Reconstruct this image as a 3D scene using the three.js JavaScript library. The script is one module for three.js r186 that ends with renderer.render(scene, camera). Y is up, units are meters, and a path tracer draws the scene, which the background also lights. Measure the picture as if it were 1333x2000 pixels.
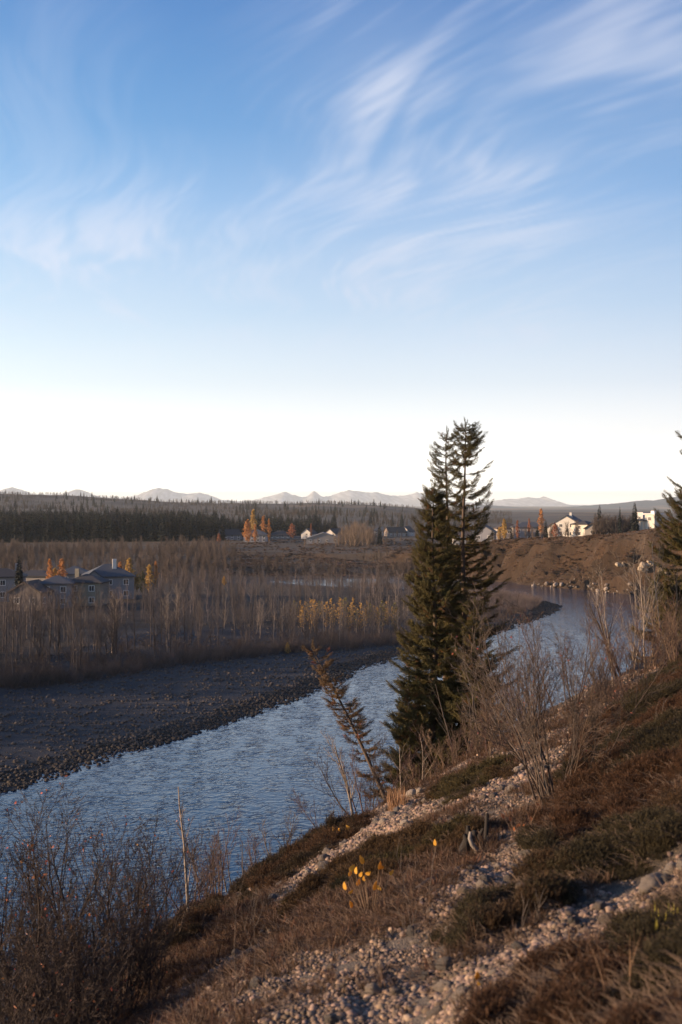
import * as THREE from 'three';
import { mergeGeometries, mergeVertices } from 'three/addons/utils/BufferGeometryUtils.js';
import { createNoise2D, createNoise3D } from 'simplex-noise';

// ───────────────────────── camera, sky, sun, exposure ─────────────────────────
const scene = new THREE.Scene();
const EYE = 25;                                            // metres above the river
const FOV = 45, F = 1000 / Math.tan(FOV * Math.PI / 360), HORIZON = 987;
const PITCH = -Math.atan((1000 - HORIZON) / F);
const camera = new THREE.PerspectiveCamera(FOV, 682 / 1024, 0.3, 80000);
camera.position.set(0, EYE, 0);
camera.rotation.set(PITCH, 0, 0);
camera.focus = 42;
camera.userData.fStop = 2.6;
scene.add(camera);

const renderer = new THREE.WebGLRenderer({ antialias: true });
renderer.toneMapping = THREE.LinearToneMapping;
renderer.toneMappingExposure = 2.2;
renderer.shadowMap.enabled = true;

const SUN_AZ = -97 * Math.PI / 180, SUN_EL = 9 * Math.PI / 180;   // low evening sun, left of the view
const sunDir = new THREE.Vector3(Math.sin(SUN_AZ) * Math.cos(SUN_EL), Math.sin(SUN_EL), -Math.cos(SUN_AZ) * Math.cos(SUN_EL));
const sun = new THREE.DirectionalLight(new THREE.Color().setRGB(1.0, 0.67, 0.40), 5);
sun.name = 'sun';
sun.position.copy(sunDir).multiplyScalar(400).add(new THREE.Vector3(0, 10, -120));
sun.target.position.set(0, 10, -120);
sun.castShadow = true;
sun.shadow.radius = 1.5;
sun.shadow.mapSize.set(4096, 4096);
Object.assign(sun.shadow.camera, { left: -300, right: 300, top: 200, bottom: -200, near: 1, far: 1200 });
scene.add(sun, sun.target);

scene.fog = new THREE.FogExp2(new THREE.Color().setRGB(0.8, 0.93, 1.0), 0.000055);

// seeded random numbers and noise
function rngOf(seed) { let s = seed | 0; return () => { s = (s + 0x6d2b79f5) | 0; let t = Math.imul(s ^ (s >>> 15), 1 | s); t = (t + Math.imul(t ^ (t >>> 7), 61 | t)) ^ t; return ((t ^ (t >>> 14)) >>> 0) / 4294967296; }; }
const n2 = createNoise2D(rngOf(11)), n2b = createNoise2D(rngOf(12)), n3 = createNoise3D(rngOf(13));
const fbm = (x, y, o = 4) => { let s = 0, a = 0.5; for (let i = 0; i < o; i++) { s += a * n2(x, y); x *= 2.03; y *= 2.03; a *= 0.5; } return s; };
const clamp = (x, a = 0, b = 1) => Math.min(b, Math.max(a, x));
const lerp = (a, b, t) => a + (b - a) * t;
const smooth = (a, b, x) => { const t = clamp((x - a) / (b - a)); return t * t * (3 - 2 * t); };
const table = (T, x) => { if (x <= T[0][0]) return T[0].slice(1); for (let i = 1; i < T.length; i++) if (x <= T[i][0]) { const t = (x - T[i - 1][0]) / (T[i][0] - T[i - 1][0]); return T[i].slice(1).map((v, k) => lerp(T[i - 1][k + 1], v, t)); } return T[T.length - 1].slice(1); };

// evening sky with thin cirrus: radiance by height and by angle from the sun
{
  const W = 4096, Hh = 2048, data = new Float32Array(W * Hh * 4);
  const G = [[0, 5.2, 4.9, 4.3], [1.5, 2.4, 2.3, 2.05], [3.2, 1.22, 1.24, 1.22], [5.6, 0.84, 0.95, 1.05], [9, 0.54, 0.73, 0.95], [13.7, 0.26, 0.49, 0.83], [17, 0.145, 0.36, 0.71], [22, 0.075, 0.24, 0.58], [32, 0.045, 0.155, 0.43], [50, 0.03, 0.105, 0.31], [90, 0.025, 0.085, 0.24]];
  const BANKS = [[5, 12.5, 6, 3.6, 1], [1.5, 19.5, 3.2, 3, 0.9], [-8, 11, 6, 2.2, 0.6], [12, 18.5, 4.5, 4, 0.32], [-13, 22, 2.5, 2.5, 0.25], [30, 14, 8, 5, 0.8], [-40, 16, 9, 5, 0.8], [60, 25, 12, 8, 0.7], [-80, 25, 14, 8, 0.6], [150, 20, 20, 8, 0.6]], va = -14 * Math.PI / 180, vx = Math.sin(va), vd = Math.cos(va);
  for (let r = Math.floor(Hh * 0.48); r < Hh; r++) {
    const el = ((r + 0.5) / Hh - 0.5) * Math.PI, y = Math.sin(el), deg = Math.max(0, el * 180 / Math.PI), base = table(G, deg);
    for (let c = 0; c < W; c++) {
      const az = ((c + 0.5) / W - 0.5) * 2 * Math.PI, x = Math.cos(az) * Math.cos(el), z = Math.sin(az) * Math.cos(el);
      const cs = clamp(x * sunDir.x + y * sunDir.y + z * sunDir.z, -1, 1);
      const side = cs < -0.12 ? lerp(0.5, 1, smooth(-1.1, -0.12, cs)) : 1 + 0.75 * Math.pow((cs + 0.12) / 1.12, 1.2);
      const warm = Math.pow(Math.max(0, cs), 4) * Math.exp(-deg / 14);
      let R = base[0] * side + warm * 1.3, Gg = base[1] * side + warm * 1.0, B = base[2] * (0.35 + 0.65 * side) + warm * 0.55;
      if (y > 0.02) {                                        // cirrus on a high plane, streaked along one wind
        const px = x / y, pd = -z / y, far = smooth(0.02, 0.09, y);
        const wx = n2(px * 0.24 + 3, pd * 0.2), wy = n2(px * 0.6 + 8, pd * 0.5), a = (px * vx + pd * vd) * 0.36, b = (px * vd - pd * vx) + wx * 0.28 + wy * 0.16;
        const fine = 0.30 * n2b(a * 0.55 + 7, b * 1.7 + 0.5 * n2(a * 0.5, b * 0.8)) + 0.28 * n2b(a * 1.0, b * 3.6 + n2(a * 1.2, b * 1.4) * 0.9) + 0.22 * n2b(a * 1.9, b * 7.5 + n2(a * 2, b * 3) * 0.8) + 0.15 * n2b(a * 4, b * 15 + n2(a * 5, b * 6) * 0.5) + 0.09 * n2b(a * 8, b * 30) + 0.05 * n2b(a * 15, b * 60);
        const azd = Math.atan2(x, -z) * 180 / Math.PI, banks = Math.max(...BANKS.map(([ba, be, sa, se, m]) => m * Math.exp(-0.5 * (((azd - ba) / sa) ** 2 + ((deg - be) / se) ** 2))));
        const rest = smooth(-0.2, 0.9, n2(px * 0.17 + 12.4, pd * 0.15 + 4.1) + 0.5 * n2(px * 0.42, pd * 0.42 + 9)), sheet = clamp(banks * (0.75 + 0.5 * n2(px * 0.5, pd * 0.4)) + 0.5 * rest);
        const veil = (0.24 * sheet + 0.9 * sheet * smooth(-0.2, 0.8, fine + 0.08)) * far;
        const k = Math.min(0.85, 0.8 * veil), br = 0.95 * (0.5 + 0.5 * side);
        R = lerp(R, Math.max(R, br * 0.84), k); Gg = lerp(Gg, Math.max(Gg, br * 0.88), k); B = lerp(B, Math.max(B, br * 1.02), k);
      }
      const o = (r * W + c) * 4; data[o] = R; data[o + 1] = Gg; data[o + 2] = B; data[o + 3] = 1;
    }
  }
  for (let i = 0; i < W * Math.floor(Hh * 0.48); i++) { data[i * 4] = 0.05; data[i * 4 + 1] = 0.05; data[i * 4 + 2] = 0.055; data[i * 4 + 3] = 1; }
  for (let r = Math.floor(Hh * 0.48); r < Hh / 2; r++) for (let c = 0; c < W; c++) { const o = (r * W + c) * 4; data[o] = 0.05; data[o + 1] = 0.05; data[o + 2] = 0.055; }
  const sky = new THREE.DataTexture(data, W, Hh, THREE.RGBAFormat, THREE.FloatType);
  sky.mapping = THREE.EquirectangularReflectionMapping; sky.magFilter = THREE.LinearFilter; sky.needsUpdate = true;
  scene.background = sky; scene.environment = sky; scene.backgroundIntensity = scene.environmentIntensity = 0.455;
}

// ───────────────────────── helpers ─────────────────────────
const used = new Map();
function numbered(name) { const k = used.get(name) ?? 0; used.set(name, k + 1); return k ? name + '_' + String(k).padStart(3, '0') : name; }
function lit(o) { o.traverse((m) => { if (m.isMesh) { m.castShadow = true; m.receiveShadow = true; } }); return o; }
function top(o, name, label, category, group, kind) { o.name = numbered(name); if (label) o.userData.label = label; if (category) o.userData.category = category; if (group) o.userData.group = group; if (kind) o.userData.kind = kind; scene.add(lit(o)); return o; }
function part(name, geometry, material, parent, kind) { const m = new THREE.Mesh(geometry, material); m.name = name; if (kind) m.userData.kind = kind; m.castShadow = m.receiveShadow = true; parent.add(m); return m; }
const rgb = (r, g, b) => new THREE.Color().setRGB(r, g, b);
const mat = (r, g, b, rough = 0.9, extra = {}) => new THREE.MeshStandardMaterial({ color: rgb(r, g, b), roughness: rough, ...extra });
const V = (x, y, z) => new THREE.Vector3(x, y, z);

// a bag of triangles
class Bag {
  constructor() { this.p = []; this.n = []; this.i = []; this.c = null; this.u = null; }
  tube(pts, rad, sides = 4, cap = true) {
    const base = this.p.length / 3, L = pts.length; let ux = V(0, 0, 0), prev = null; const t = V(0, 0, 0), a = V(0, 0, 0), b = V(0, 0, 0);
    for (let k = 0; k < L; k++) {
      t.copy(pts[Math.min(k + 1, L - 1)]).sub(pts[Math.max(k - 1, 0)]).normalize();
      if (!prev) { a.set(0, 1, 0); if (Math.abs(t.y) > 0.9) a.set(1, 0, 0); a.addScaledVector(t, -a.dot(t)).normalize(); } else { a.copy(prev).addScaledVector(t, -prev.dot(t)).normalize(); }
      prev = (prev ?? V(0, 0, 0)).copy(a); b.crossVectors(t, a);
      for (let s = 0; s < sides; s++) { const q = s / sides * Math.PI * 2, cx = Math.cos(q), sy = Math.sin(q), nx = a.x * cx + b.x * sy, ny = a.y * cx + b.y * sy, nz = a.z * cx + b.z * sy; this.p.push(pts[k].x + nx * rad[k], pts[k].y + ny * rad[k], pts[k].z + nz * rad[k]); this.n.push(nx, ny, nz); }
    }
    for (let k = 0; k < L - 1; k++) for (let s = 0; s < sides; s++) { const q = base + k * sides + s, w = base + k * sides + (s + 1) % sides; this.i.push(q, w, q + sides, w, w + sides, q + sides); }
    if (cap) { const e = base + (L - 1) * sides; for (let s = 1; s < sides - 1; s++) this.i.push(e, e + s, e + s + 1); }
  }
  tri(a, b, c, nx, ny, nz) { const k = this.p.length / 3; this.p.push(...a, ...b, ...c); this.n.push(nx, ny, nz, nx, ny, nz, nx, ny, nz); this.i.push(k, k + 1, k + 2); }
  blade(p, dir, len, w, sideVec, bend = 0) {                 // a narrow leaf: four-cornered, pointed
    const q = p.clone().addScaledVector(dir, len * 0.5).addScaledVector(sideVec, w / 2), r = p.clone().addScaledVector(dir, len * 0.5).addScaledVector(sideVec, -w / 2), e = p.clone().addScaledVector(dir, len); e.y -= bend * len;
    const n = V(0, 0, 0).crossVectors(sideVec, dir).normalize(); 
    const k = this.p.length / 3; this.p.push(p.x, p.y, p.z, q.x, q.y, q.z, r.x, r.y, r.z, e.x, e.y, e.z); for (let j = 0; j < 4; j++) this.n.push(n.x, n.y, n.z); this.i.push(k, k + 1, k + 2, k + 1, k + 3, k + 2);
  }
  geometry() { const g = new THREE.BufferGeometry(); g.setAttribute('position', new THREE.Float32BufferAttribute(this.p, 3)); g.setAttribute('normal', new THREE.Float32BufferAttribute(this.n, 3)); g.setIndex(this.i); return g; }
}
function instanced(geo, material, places, name, parent) {     // places: [Matrix4, Color?]
  const m = new THREE.InstancedMesh(geo, material, places.length);
  places.forEach(([mt, c], k) => { m.setMatrixAt(k, mt); if (c) m.setColorAt(k, c); });
  m.castShadow = m.receiveShadow = true;
  if (parent) { m.name = name; parent.add(m); }
  return m;
}
const _q = new THREE.Quaternion(), _e = new THREE.Euler(), _up = V(0, 1, 0);
function place(x, y, z, ry, sx, sy = sx, sz = sx, rx = 0, rz = 0) { return new THREE.Matrix4().compose(V(x, y, z), _q.setFromEuler(_e.set(rx, ry, rz, 'YXZ')).clone(), V(sx, sy, sz)); }

// recursive bare branches
function grow(bag, p, dir, len, r, lvl, o, R) {
  const segs = lvl === 0 ? o.segs ?? 7 : lvl === 1 ? 4 : 3, pts = [p.clone()], rad = [r], d = dir.clone().normalize(), at = p.clone(), dirs = [d.clone()];
  const tip = lvl >= o.levels ? 0.35 : (o.tip ?? 0.28);
  for (let k = 1; k <= segs; k++) {
    d.x += (R() - 0.5) * (o.wander ?? 0.22); d.z += (R() - 0.5) * (o.wander ?? 0.22); d.y += (R() - 0.5) * (o.wander ?? 0.22) * 0.6 + (lvl ? (o.lift ?? 0.10) : (o.lift0 ?? 0.05)); d.normalize();
    at.addScaledVector(d, len / segs); pts.push(at.clone()); rad.push(r * lerp(1, tip, k / segs)); dirs.push(d.clone());
  }
  bag.tube(pts, rad, lvl === 0 ? o.sides ?? 5 : lvl === 1 ? 4 : 3, lvl === 0);
  if (o.nodes) pts.forEach((q, k) => k && o.nodes.push([q, dirs[k], lvl]));
  if (lvl >= o.levels) return;
  const n = Math.round(o.kids[lvl] * (0.8 + 0.4 * R()));
  for (let k = 0; k < n; k++) {
    const t = lerp(o.from?.[lvl] ?? 0.25, 1, (k + R()) / n), f = Math.min(t * segs, segs - 1e-3), i = Math.floor(f), q = pts[i].clone().lerp(pts[i + 1], f - i), az = R() * 6.283, an = (o.angle?.[lvl] ?? 0.75) * (0.7 + 0.6 * R());
    const base = dirs[i], s = Math.abs(base.y) > 0.9 ? V(1, 0, 0) : V(0, 1, 0), u = V(0, 0, 0).crossVectors(base, s).normalize(), w = V(0, 0, 0).crossVectors(base, u);
    const nd = base.clone().multiplyScalar(Math.cos(an)).addScaledVector(u, Math.sin(an) * Math.cos(az)).addScaledVector(w, Math.sin(an) * Math.sin(az));
    grow(bag, q, nd, len * (o.ratio?.[lvl] ?? 0.5) * (1.15 - 0.65 * t) * (0.7 + 0.6 * R()), Math.max(o.minr ?? 0.003, rad[i] * (o.thin?.[lvl] ?? 0.55)), lvl + 1, o, R);
  }
}

// ───────────────────────── the lie of the land (x to the right, d away from the camera, height above the river) ─────────────────────────
const LIP = [[-3.6, -60, 0], [-3.4, 8, 0], [-3.2, 14.4, 0], [-3.2, 21, 0], [-2.3, 25.7, 0], [0, 28, 0], [1.3, 31.8, 0], [4.4, 37.5, 0], [9.3, 42, 0], [14.6, 53, 18.5], [25, 70, 20.5], [40, 95, 22], [62, 130, 22], [85, 180, 21], [105, 240, 20], [118, 300, 19.5], [111, 340, 19], [93, 366, 18.3], [82, 386, 15.6], [70, 405, 14.4], [56, 430, 12.9], [44, 455, 10.5], [26, 480, 7.5], [0, 515, 5], [-80, 575, 4.2], [-300, 700, 4.2]];
const RIVER = [[-500, -40], [-200, 30], [-110, 60], [-60, 85], [-30, 108], [-21.7, 126], [-16.7, 136], [-8.1, 155], [-1.9, 173], [3, 190], [10.8, 209], [30.6, 243], [46, 281], [51.3, 295], [53.5, 308], [52, 322], [46, 345], [35, 368], [14, 386], [-6, 398], [-14, 404], [0, 410], [30, 412], [58, 402], [75, 385], [86, 370], [100, 345], [110, 300], [100, 220], [75, 160], [40, 110], [10, 75], [-15, 45], [-20, 0], [-20, -60], [-500, -140]];
function nearest(poly, x, d, closed) {
  let best = 1e18, bi = 0, bt = 0, sgn = 1; const n = poly.length;
  for (let i = 0; i < (closed ? n : n - 1); i++) {
    const a = poly[i], b = poly[(i + 1) % n], ex = b[0] - a[0], ed = b[1] - a[1], t = clamp(((x - a[0]) * ex + (d - a[1]) * ed) / (ex * ex + ed * ed)), qx = x - a[0] - ex * t, qd = d - a[1] - ed * t, q = qx * qx + qd * qd;
    if (q < best) { best = q; bi = i; bt = t; sgn = ex * (d - a[1]) - ed * (x - a[0]); }
  }
  return [Math.sqrt(best), bi, bt, sgn];
}
function inside(poly, x, d) { let c = false; for (let i = 0, j = poly.length - 1; i < poly.length; j = i++) { const a = poly[i], b = poly[j]; if ((a[1] > d) !== (b[1] > d) && x < (b[0] - a[0]) * (d - a[1]) / (b[1] - a[1]) + a[0]) c = !c; } return c; }
const RIDGE = [[-1600, 58], [-900, 50], [-607, 45.5], [-516, 43], [-425, 39.5], [-300, 33], [-200, 29.5], [-100, 28], [-20, 29], [50, 27], [125, 20], [160, 15], [300, 12], [700, 10], [1600, 9]];
function valley(x, d) {
  const wob = 1.6 * n2(x * 0.06, d * 0.06) + 0.5 * n2(x * 0.3, d * 0.3);
  const s0 = nearest(RIVER, x, d, true)[0], s = (inside(RIVER, x, d) ? -s0 : s0) + wob;
  if (s < 0) return Math.max(-2, 0.06 * s);
  let h = 0.03 * Math.min(s, 60) + 0.9 * smooth(28, 46, s) + 0.5 * smooth(40, 120, s) + 0.14 * n2(x * 0.12, d * 0.12) * smooth(0, 12, s) + 0.4 * n2(x * 0.015, d * 0.02) * smooth(30, 100, s);
  if (d > 600) {
    const xr = x * 2200 / Math.max(d, 900), rise = table(RIDGE, xr)[0];
    h += (rise - 4) * (0.08 * smooth(640, 900, d) + 0.34 * smooth(980, 1450, d) + 0.58 * smooth(1550, 2250, d)) + smooth(1000, 1500, d) * 5.0 * (fbm(x * 0.0022 + 5, d * 0.0022) + 0.3 * n2(x * 0.01, d * 0.008));
    h -= smooth(2350, 3400, d) * Math.max(0, h - 6);
  }
  return h;
}
function gully(x, d, e) { const L = (x * 0.8 - d * 0.6) + 0.75 * e + 2.4 * n2(x * 0.03, d * 0.03) + 0.8 * n2(x * 0.11, d * 0.11); return n2(L * 0.05, 3.3 + e * 0.02) + 0.5 * n2(L * 0.13 + e * 0.03, 8.1) + 0.25 * n2(L * 0.3, e * 0.1); }
let matRelief = null;                                        // set once the mats on the near slope are known
function hill(x, d) {
  const [dist, i, t, sg] = nearest(LIP, x, d, false), e = sg > 0 ? dist : -dist, far = smooth(58, 110, d);
  const plane = 23.3 + 0.45 * x - 0.2 * d, lipH = lerp(LIP[i][2], LIP[i + 1][2], t);
  let T = lerp(plane, lipH + (e < 0 ? 0.015 * Math.min(-e, 120) : 0), far);
  if (matRelief && d < 60 && e < 4) T += matRelief(x, d);
  if (d < 90) T += (1 - far) * (0.10 * n2(x * 0.55, d * 0.4) + 0.20 * n2(x * 0.18 + 4, d * 0.14) + 0.03 * n2(x * 2.1, d * 1.7));
  if (e > -1.2) {
    const q = e + 1.2, near = 0.85 * q * q / (q + 5), bl = 0.98 * q * q / (q + 2.4);
    T -= lerp(near, bl, far);
    if (far > 0.01) {                                        // gullies that run slantwise down the river bluff
      const g = gully(x, d, e), m = smooth(0, 6, e) * (1 - smooth(20, 27, e));
      T += far * m * (5.2 * (1 - Math.abs(g) * 2.0) - 1.6) + far * 0.8 * n2(x * 0.3, d * 0.3) * m;
    }
  }
  return T;
}
function H(x, d) { const v = valley(x, d); if (d > 720 || x < -400) return v; const h = hill(x, d); return Math.max(v, h); }

const cosP = Math.cos(PITCH), sinP = Math.sin(PITCH);
function ray(px, py) { const X = (px - 666.5) / F, Y = (1000 - py) / F; return [X, Y * cosP + sinP, cosP - Y * sinP]; }   // x, up, away
function at(px, py, d) { const [x, y, w] = ray(px, py); return V(x / w * d, EYE + y / w * d, -d); }
function ground(px, py, d0 = 2.5) { const [x, y, w] = ray(px, py); let d = d0; for (; d < 140; d += 0.12) if (EYE + y / w * d <= H(x / w * d, d)) break; return [x / w * d, d]; }
const stand = (px, d) => { const x = (px - 666.5) / F * d; return V(x, H(x, d), -d); };
const pixel = (x, y, d) => [666.5 + x / d * F, HORIZON + (EYE - y) / d * F];

// regions on the near slope, read off the photograph and cast onto the ground
const cast = (poly) => poly.map(([a, b]) => ground(a, b));
const MATS = [
  { kind: 0, poly: cast([[835, 1895], [900, 1820], [1010, 1760], [1090, 1700], [1160, 1660], [1250, 1612], [1333, 1560], [1420, 1520], [1420, 1650], [1333, 1688], [1230, 1728], [1140, 1770], [1060, 1812], [960, 1860], [880, 1898]]) },
  { kind: 1, poly: cast([[920, 2060], [980, 1965], [1060, 1905], [1170, 1852], [1260, 1802], [1333, 1757], [1440, 1700], [1440, 2150], [930, 2150]]) },
  { kind: 1, poly: cast([[1130, 1480], [1160, 1430], [1230, 1370], [1333, 1292], [1440, 1225], [1440, 1530], [1333, 1565], [1240, 1610], [1150, 1650], [1070, 1690], [1040, 1660], [1090, 1600]]) },
  { kind: 2, poly: cast([[430, 1755], [520, 1702], [600, 1656], [690, 1606], [715, 1612], [640, 1664], [560, 1722], [500, 1762]]) },
  { kind: 3, poly: cast([[560, 1780], [680, 1690], [760, 1650], [870, 1620], [905, 1650], [800, 1692], [700, 1742], [600, 1785]]) },
  { kind: 3, poly: cast([[845, 1565], [900, 1528], [980, 1500], [1005, 1512], [930, 1552], [870, 1575]]) },
  { kind: 2, poly: cast([[180, 1915], [260, 1850], [340, 1800], [430, 1775], [400, 1830], [300, 1890], [200, 1960]]) },
];
const BARE = cast([[380, 2080], [470, 1930], [600, 1850], [760, 1830], [860, 1800], [880, 1860], [850, 1905], [700, 1965], [560, 2090]]);
const GRAVEL = [
  cast([[560, 2090], [700, 1965], [790, 1925], [880, 1898], [1000, 1850], [1150, 1772], [1333, 1690], [1430, 1650], [1430, 1705], [1333, 1757], [1170, 1852], [1060, 1905], [970, 1985], [930, 2090]]),
  cast([[530, 1760], [600, 1692], [700, 1622], [780, 1566], [850, 1548], [840, 1590], [740, 1660], [650, 1702], [560, 1765]]),
  cast([[900, 1562], [1000, 1514], [1060, 1512], [960, 1562]]),
  cast([[860, 1740], [960, 1680], [1060, 1660], [1090, 1690], [1000, 1745], [900, 1790]]),
];
const soft = (poly, x, d, w = 0.35) => { const q = nearest(poly, x, d, true)[0]; return smooth(-w, w, (inside(poly, x, d) ? q : -q) + 0.45 * n2(x * 1.3, d * 0.9) * w * 2); };
function cover(x, d) { let m = 0, k = -1; for (const z of MATS) { if (z.box && (x < z.box[0] || x > z.box[1] || d < z.box[2] || d > z.box[3])) continue; const s = soft(z.poly, x, d); if (s > m) { m = s; k = z.kind; } } let g = 0; for (const p of GRAVEL) g = Math.max(g, soft(p, x, d)); return { m, k, g, bare: soft(BARE, x, d, 0.6) }; }

for (const z of MATS) { const X = z.poly.map((p) => p[0]), D = z.poly.map((p) => p[1]); z.box = [Math.min(...X) - 0.5, Math.max(...X) + 0.5, Math.min(...D) - 0.5, Math.max(...D) + 0.5]; }
matRelief = (x, d) => { let m = 0; for (const z of MATS) if (x > z.box[0] && x < z.box[1] && d > z.box[2] && d < z.box[3]) m = Math.max(m, soft(z.poly, x, d, 0.22)); return m * (0.035 + 0.045 * n2(x * 1.6 + 11, d * 1.3) + 0.025 * n2(x * 4, d * 3.4)); };

// ───────────────────────── ground sheets ─────────────────────────
function grainTexture(size, f) { const data = new Uint8Array(size * size * 4); for (let y = 0; y < size; y++) for (let x = 0; x < size; x++) { const v = f(x / size, y / size); const o = (y * size + x) * 4; for (let c = 0; c < 3; c++) data[o + c] = clamp(Array.isArray(v) ? v[c] : v) * 255; data[o + 3] = 255; } const t = new THREE.DataTexture(data, size, size); t.wrapS = t.wrapT = THREE.RepeatWrapping; t.magFilter = THREE.LinearFilter; t.needsUpdate = true; return t; }
const tileNoise = (u, v, f, k) => { const a = u * 6.2832, b = v * 6.2832; return n3(Math.cos(a) * f + k, Math.sin(a) * f, Math.cos(b) * f) * 0.5 + n3(Math.sin(b) * f + 5, Math.cos(a) * f * 0.9 + k, Math.sin(a) * f) * 0.5; };
const speckle = grainTexture(512, (u, v) => { const a = tileNoise(u, v, 40, 1), b = tileNoise(u, v, 14, 2), c = tileNoise(u, v, 4, 3); return 0.74 + 0.2 * a + 0.12 * b + 0.08 * c; });
speckle.colorSpace = THREE.SRGBColorSpace;
const lumps = grainTexture(512, (u, v) => 0.5 + 0.25 * tileNoise(u, v, 46, 1) + 0.22 * tileNoise(u, v, 18, 5));
function sheet(x0, x1, d0, d1, step, name, colour, material, skip, sink = 0, uvScale = 1, height = H) {
  const nx = Math.round((x1 - x0) / step), nd = Math.round((d1 - d0) / step), P = [], C = [], U = [], I = [], gone = new Uint8Array((nx + 1) * (nd + 1));
  for (let j = 0; j <= nd; j++) for (let i = 0; i <= nx; i++) {
    const x = x0 + (x1 - x0) * i / nx, d = d0 + (d1 - d0) * j / nd, h = height(x, d); P.push(x, h - (typeof sink === 'function' ? sink(x, d) : sink), -d); U.push(x / uvScale, d / uvScale);
    const c = colour(x, d, h); C.push(c[0], c[1], c[2]); if (skip && skip(x, d)) gone[j * (nx + 1) + i] = 1;
  }
  for (let j = 0; j < nd; j++) for (let i = 0; i < nx; i++) { const a = j * (nx + 1) + i, b = a + 1, c = a + nx + 1, e = c + 1; if (gone[a] && gone[b] && gone[c] && gone[e]) continue; I.push(a, b, c, b, e, c); }
  const g = new THREE.BufferGeometry(); g.setAttribute('position', new THREE.Float32BufferAttribute(P, 3)); g.setAttribute('color', new THREE.Float32BufferAttribute(C, 3)); g.setAttribute('uv', new THREE.Float32BufferAttribute(U, 2)); g.setIndex(I); g.computeVertexNormals();
  const m = new THREE.Mesh(g, material); return top(m, name, null, null, null, 'structure');
}
const groundMat = (bump, rep) => { const t = speckle.clone(), b = lumps.clone(); t.repeat.set(rep, rep); b.repeat.set(rep, rep); t.needsUpdate = b.needsUpdate = true; return new THREE.MeshStandardMaterial({ vertexColors: true, roughness: 0.95, map: t, bumpMap: b, bumpScale: bump }); };
const mix3 = (a, b, t) => [lerp(a[0], b[0], t), lerp(a[1], b[1], t), lerp(a[2], b[2], t)];
const SOIL = [0.12, 0.09, 0.07], STONE = [0.2, 0.165, 0.138], UNDER = [0.05, 0.042, 0.028];
const inNear = (x, d) => x > -13.5 && x < 31.5 && d > 0.5 && d < 71.5, inBluff = (x, d) => x > 22 && x < 158 && d > 92 && d < 518, inMid = (x, d) => x > -440 && x < 340 && d > -56 && d < 1090;
sheet(-15, 33, -1, 73, 0.24, 'hillside', (x, d) => { const c = cover(x, d), n = 0.5 + 0.5 * fbm(x * 0.7, d * 0.7), b = mix3(mix3(SOIL, STONE, clamp(c.g + 0.6 * c.bare + 0.25 * n)), UNDER, c.m * 0.85); return b.map((v) => v * (0.85 + 0.3 * n)); }, groundMat(0.03, 1 / 1.6), null, 0, 1);
sheet(20, 160, 90, 520, 1.6, 'river_bluff', (x, d, h) => { const n = 0.5 + 0.5 * fbm(x * 0.05, d * 0.05), m = 0.5 + 0.5 * n2(x * 0.35, d * 0.35 + h * 0.2), e = clamp((6 - h) / 6), g = [0.16, 0.085, 0.04], s = [0.17, 0.12, 0.088]; const scree = smooth(0.35, 0.8, n2((x * 0.8 - d * 0.6) * 0.05, h * 0.1) * 0.7 + (x - 70) * 0.02); return mix3(mix3([0.07, 0.045, 0.026], g, n), s, clamp(scree * 0.7 + 0.5 * e * m)).map((v) => v * (0.75 + 0.45 * m)); }, groundMat(0.5, 1 / 9), null, 0, 1);
const FIELD = [0.16, 0.095, 0.055];
const valleyColour = (x, d, h) => {
  const s0 = nearest(RIVER, x, d, true)[0], n = 0.5 + 0.5 * fbm(x * 0.03, d * 0.03), f = 0.5 + 0.5 * n2(x * 0.2, d * 0.2);
  const wet = 1 - smooth(1.5, 7, s0 + 2 * n2(x * 0.1, d * 0.1)), bar = mix3([0.082, 0.082, 0.094], [0.033, 0.032, 0.034], wet * 0.8), litter = mix3([0.07, 0.048, 0.032], FIELD, smooth(0.35, 0.8, n) * 0.8 * smooth(300, 430, d));
  return mix3(bar, litter, smooth(36, 50, s0 + 5 * n2(x * 0.05, d * 0.05) - 8 * smooth(180, 215, d) + 30 * smooth(215, 260, d))).map((v) => v * (0.8 + 0.35 * f));
};
const inBar = (x, d) => x > -66 && x < 16 && d > 82 && d < 346 || x > -66 && x < 54 && d > 82 && d < 330;
sheet(-70, 58, 78, 350, 0.9, 'gravel_bar', valleyColour, groundMat(0.12, 1 / 5), (x, d) => x > 22 && d > 92 && (x > 56 || hill(x, d) > valley(x, d) + 0.5), 0, 1, valley);
sheet(-450, 350, -60, 1100, 4, 'valley_floor', valleyColour, groundMat(0.12, 1 / 5), (x, d) => inNear(x, d) || inBluff(x, d) || inBar(x, d), (x, d) => (x > -72 && x < 172 && d > 70 && d < 530) || (x > -25 && x < 45 && d > -10) ? 0.3 : 0, 1);
const farColour = (x, d, h) => { const n = 0.5 + 0.5 * fbm(x * 0.002 + 3, d * 0.003), q = 0.5 + 0.5 * n2(x * 0.006, d * 0.012), f = smooth(0.55, 0.62, n2(x * 0.0012 + 9, d * 0.0011)); return mix3(mix3([0.018, 0.017, 0.019], [0.033, 0.028, 0.027], n), [0.12, 0.082, 0.054], clamp(f * 0.9 * smooth(1400, 2200, d) + smooth(200, 500, x) * smooth(1300, 1700, d) * smooth(0.05, 0.25, n2(x * 0.0022 + 3, d * 0.005)) + 0.25 * smooth(0.6, 0.9, q))); };
sheet(-3200, 3600, 1040, 3400, 20, 'far_hills', farColour, mat(1, 1, 1, 1, { vertexColors: true }), null, 0.6, 1, valley);
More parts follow.
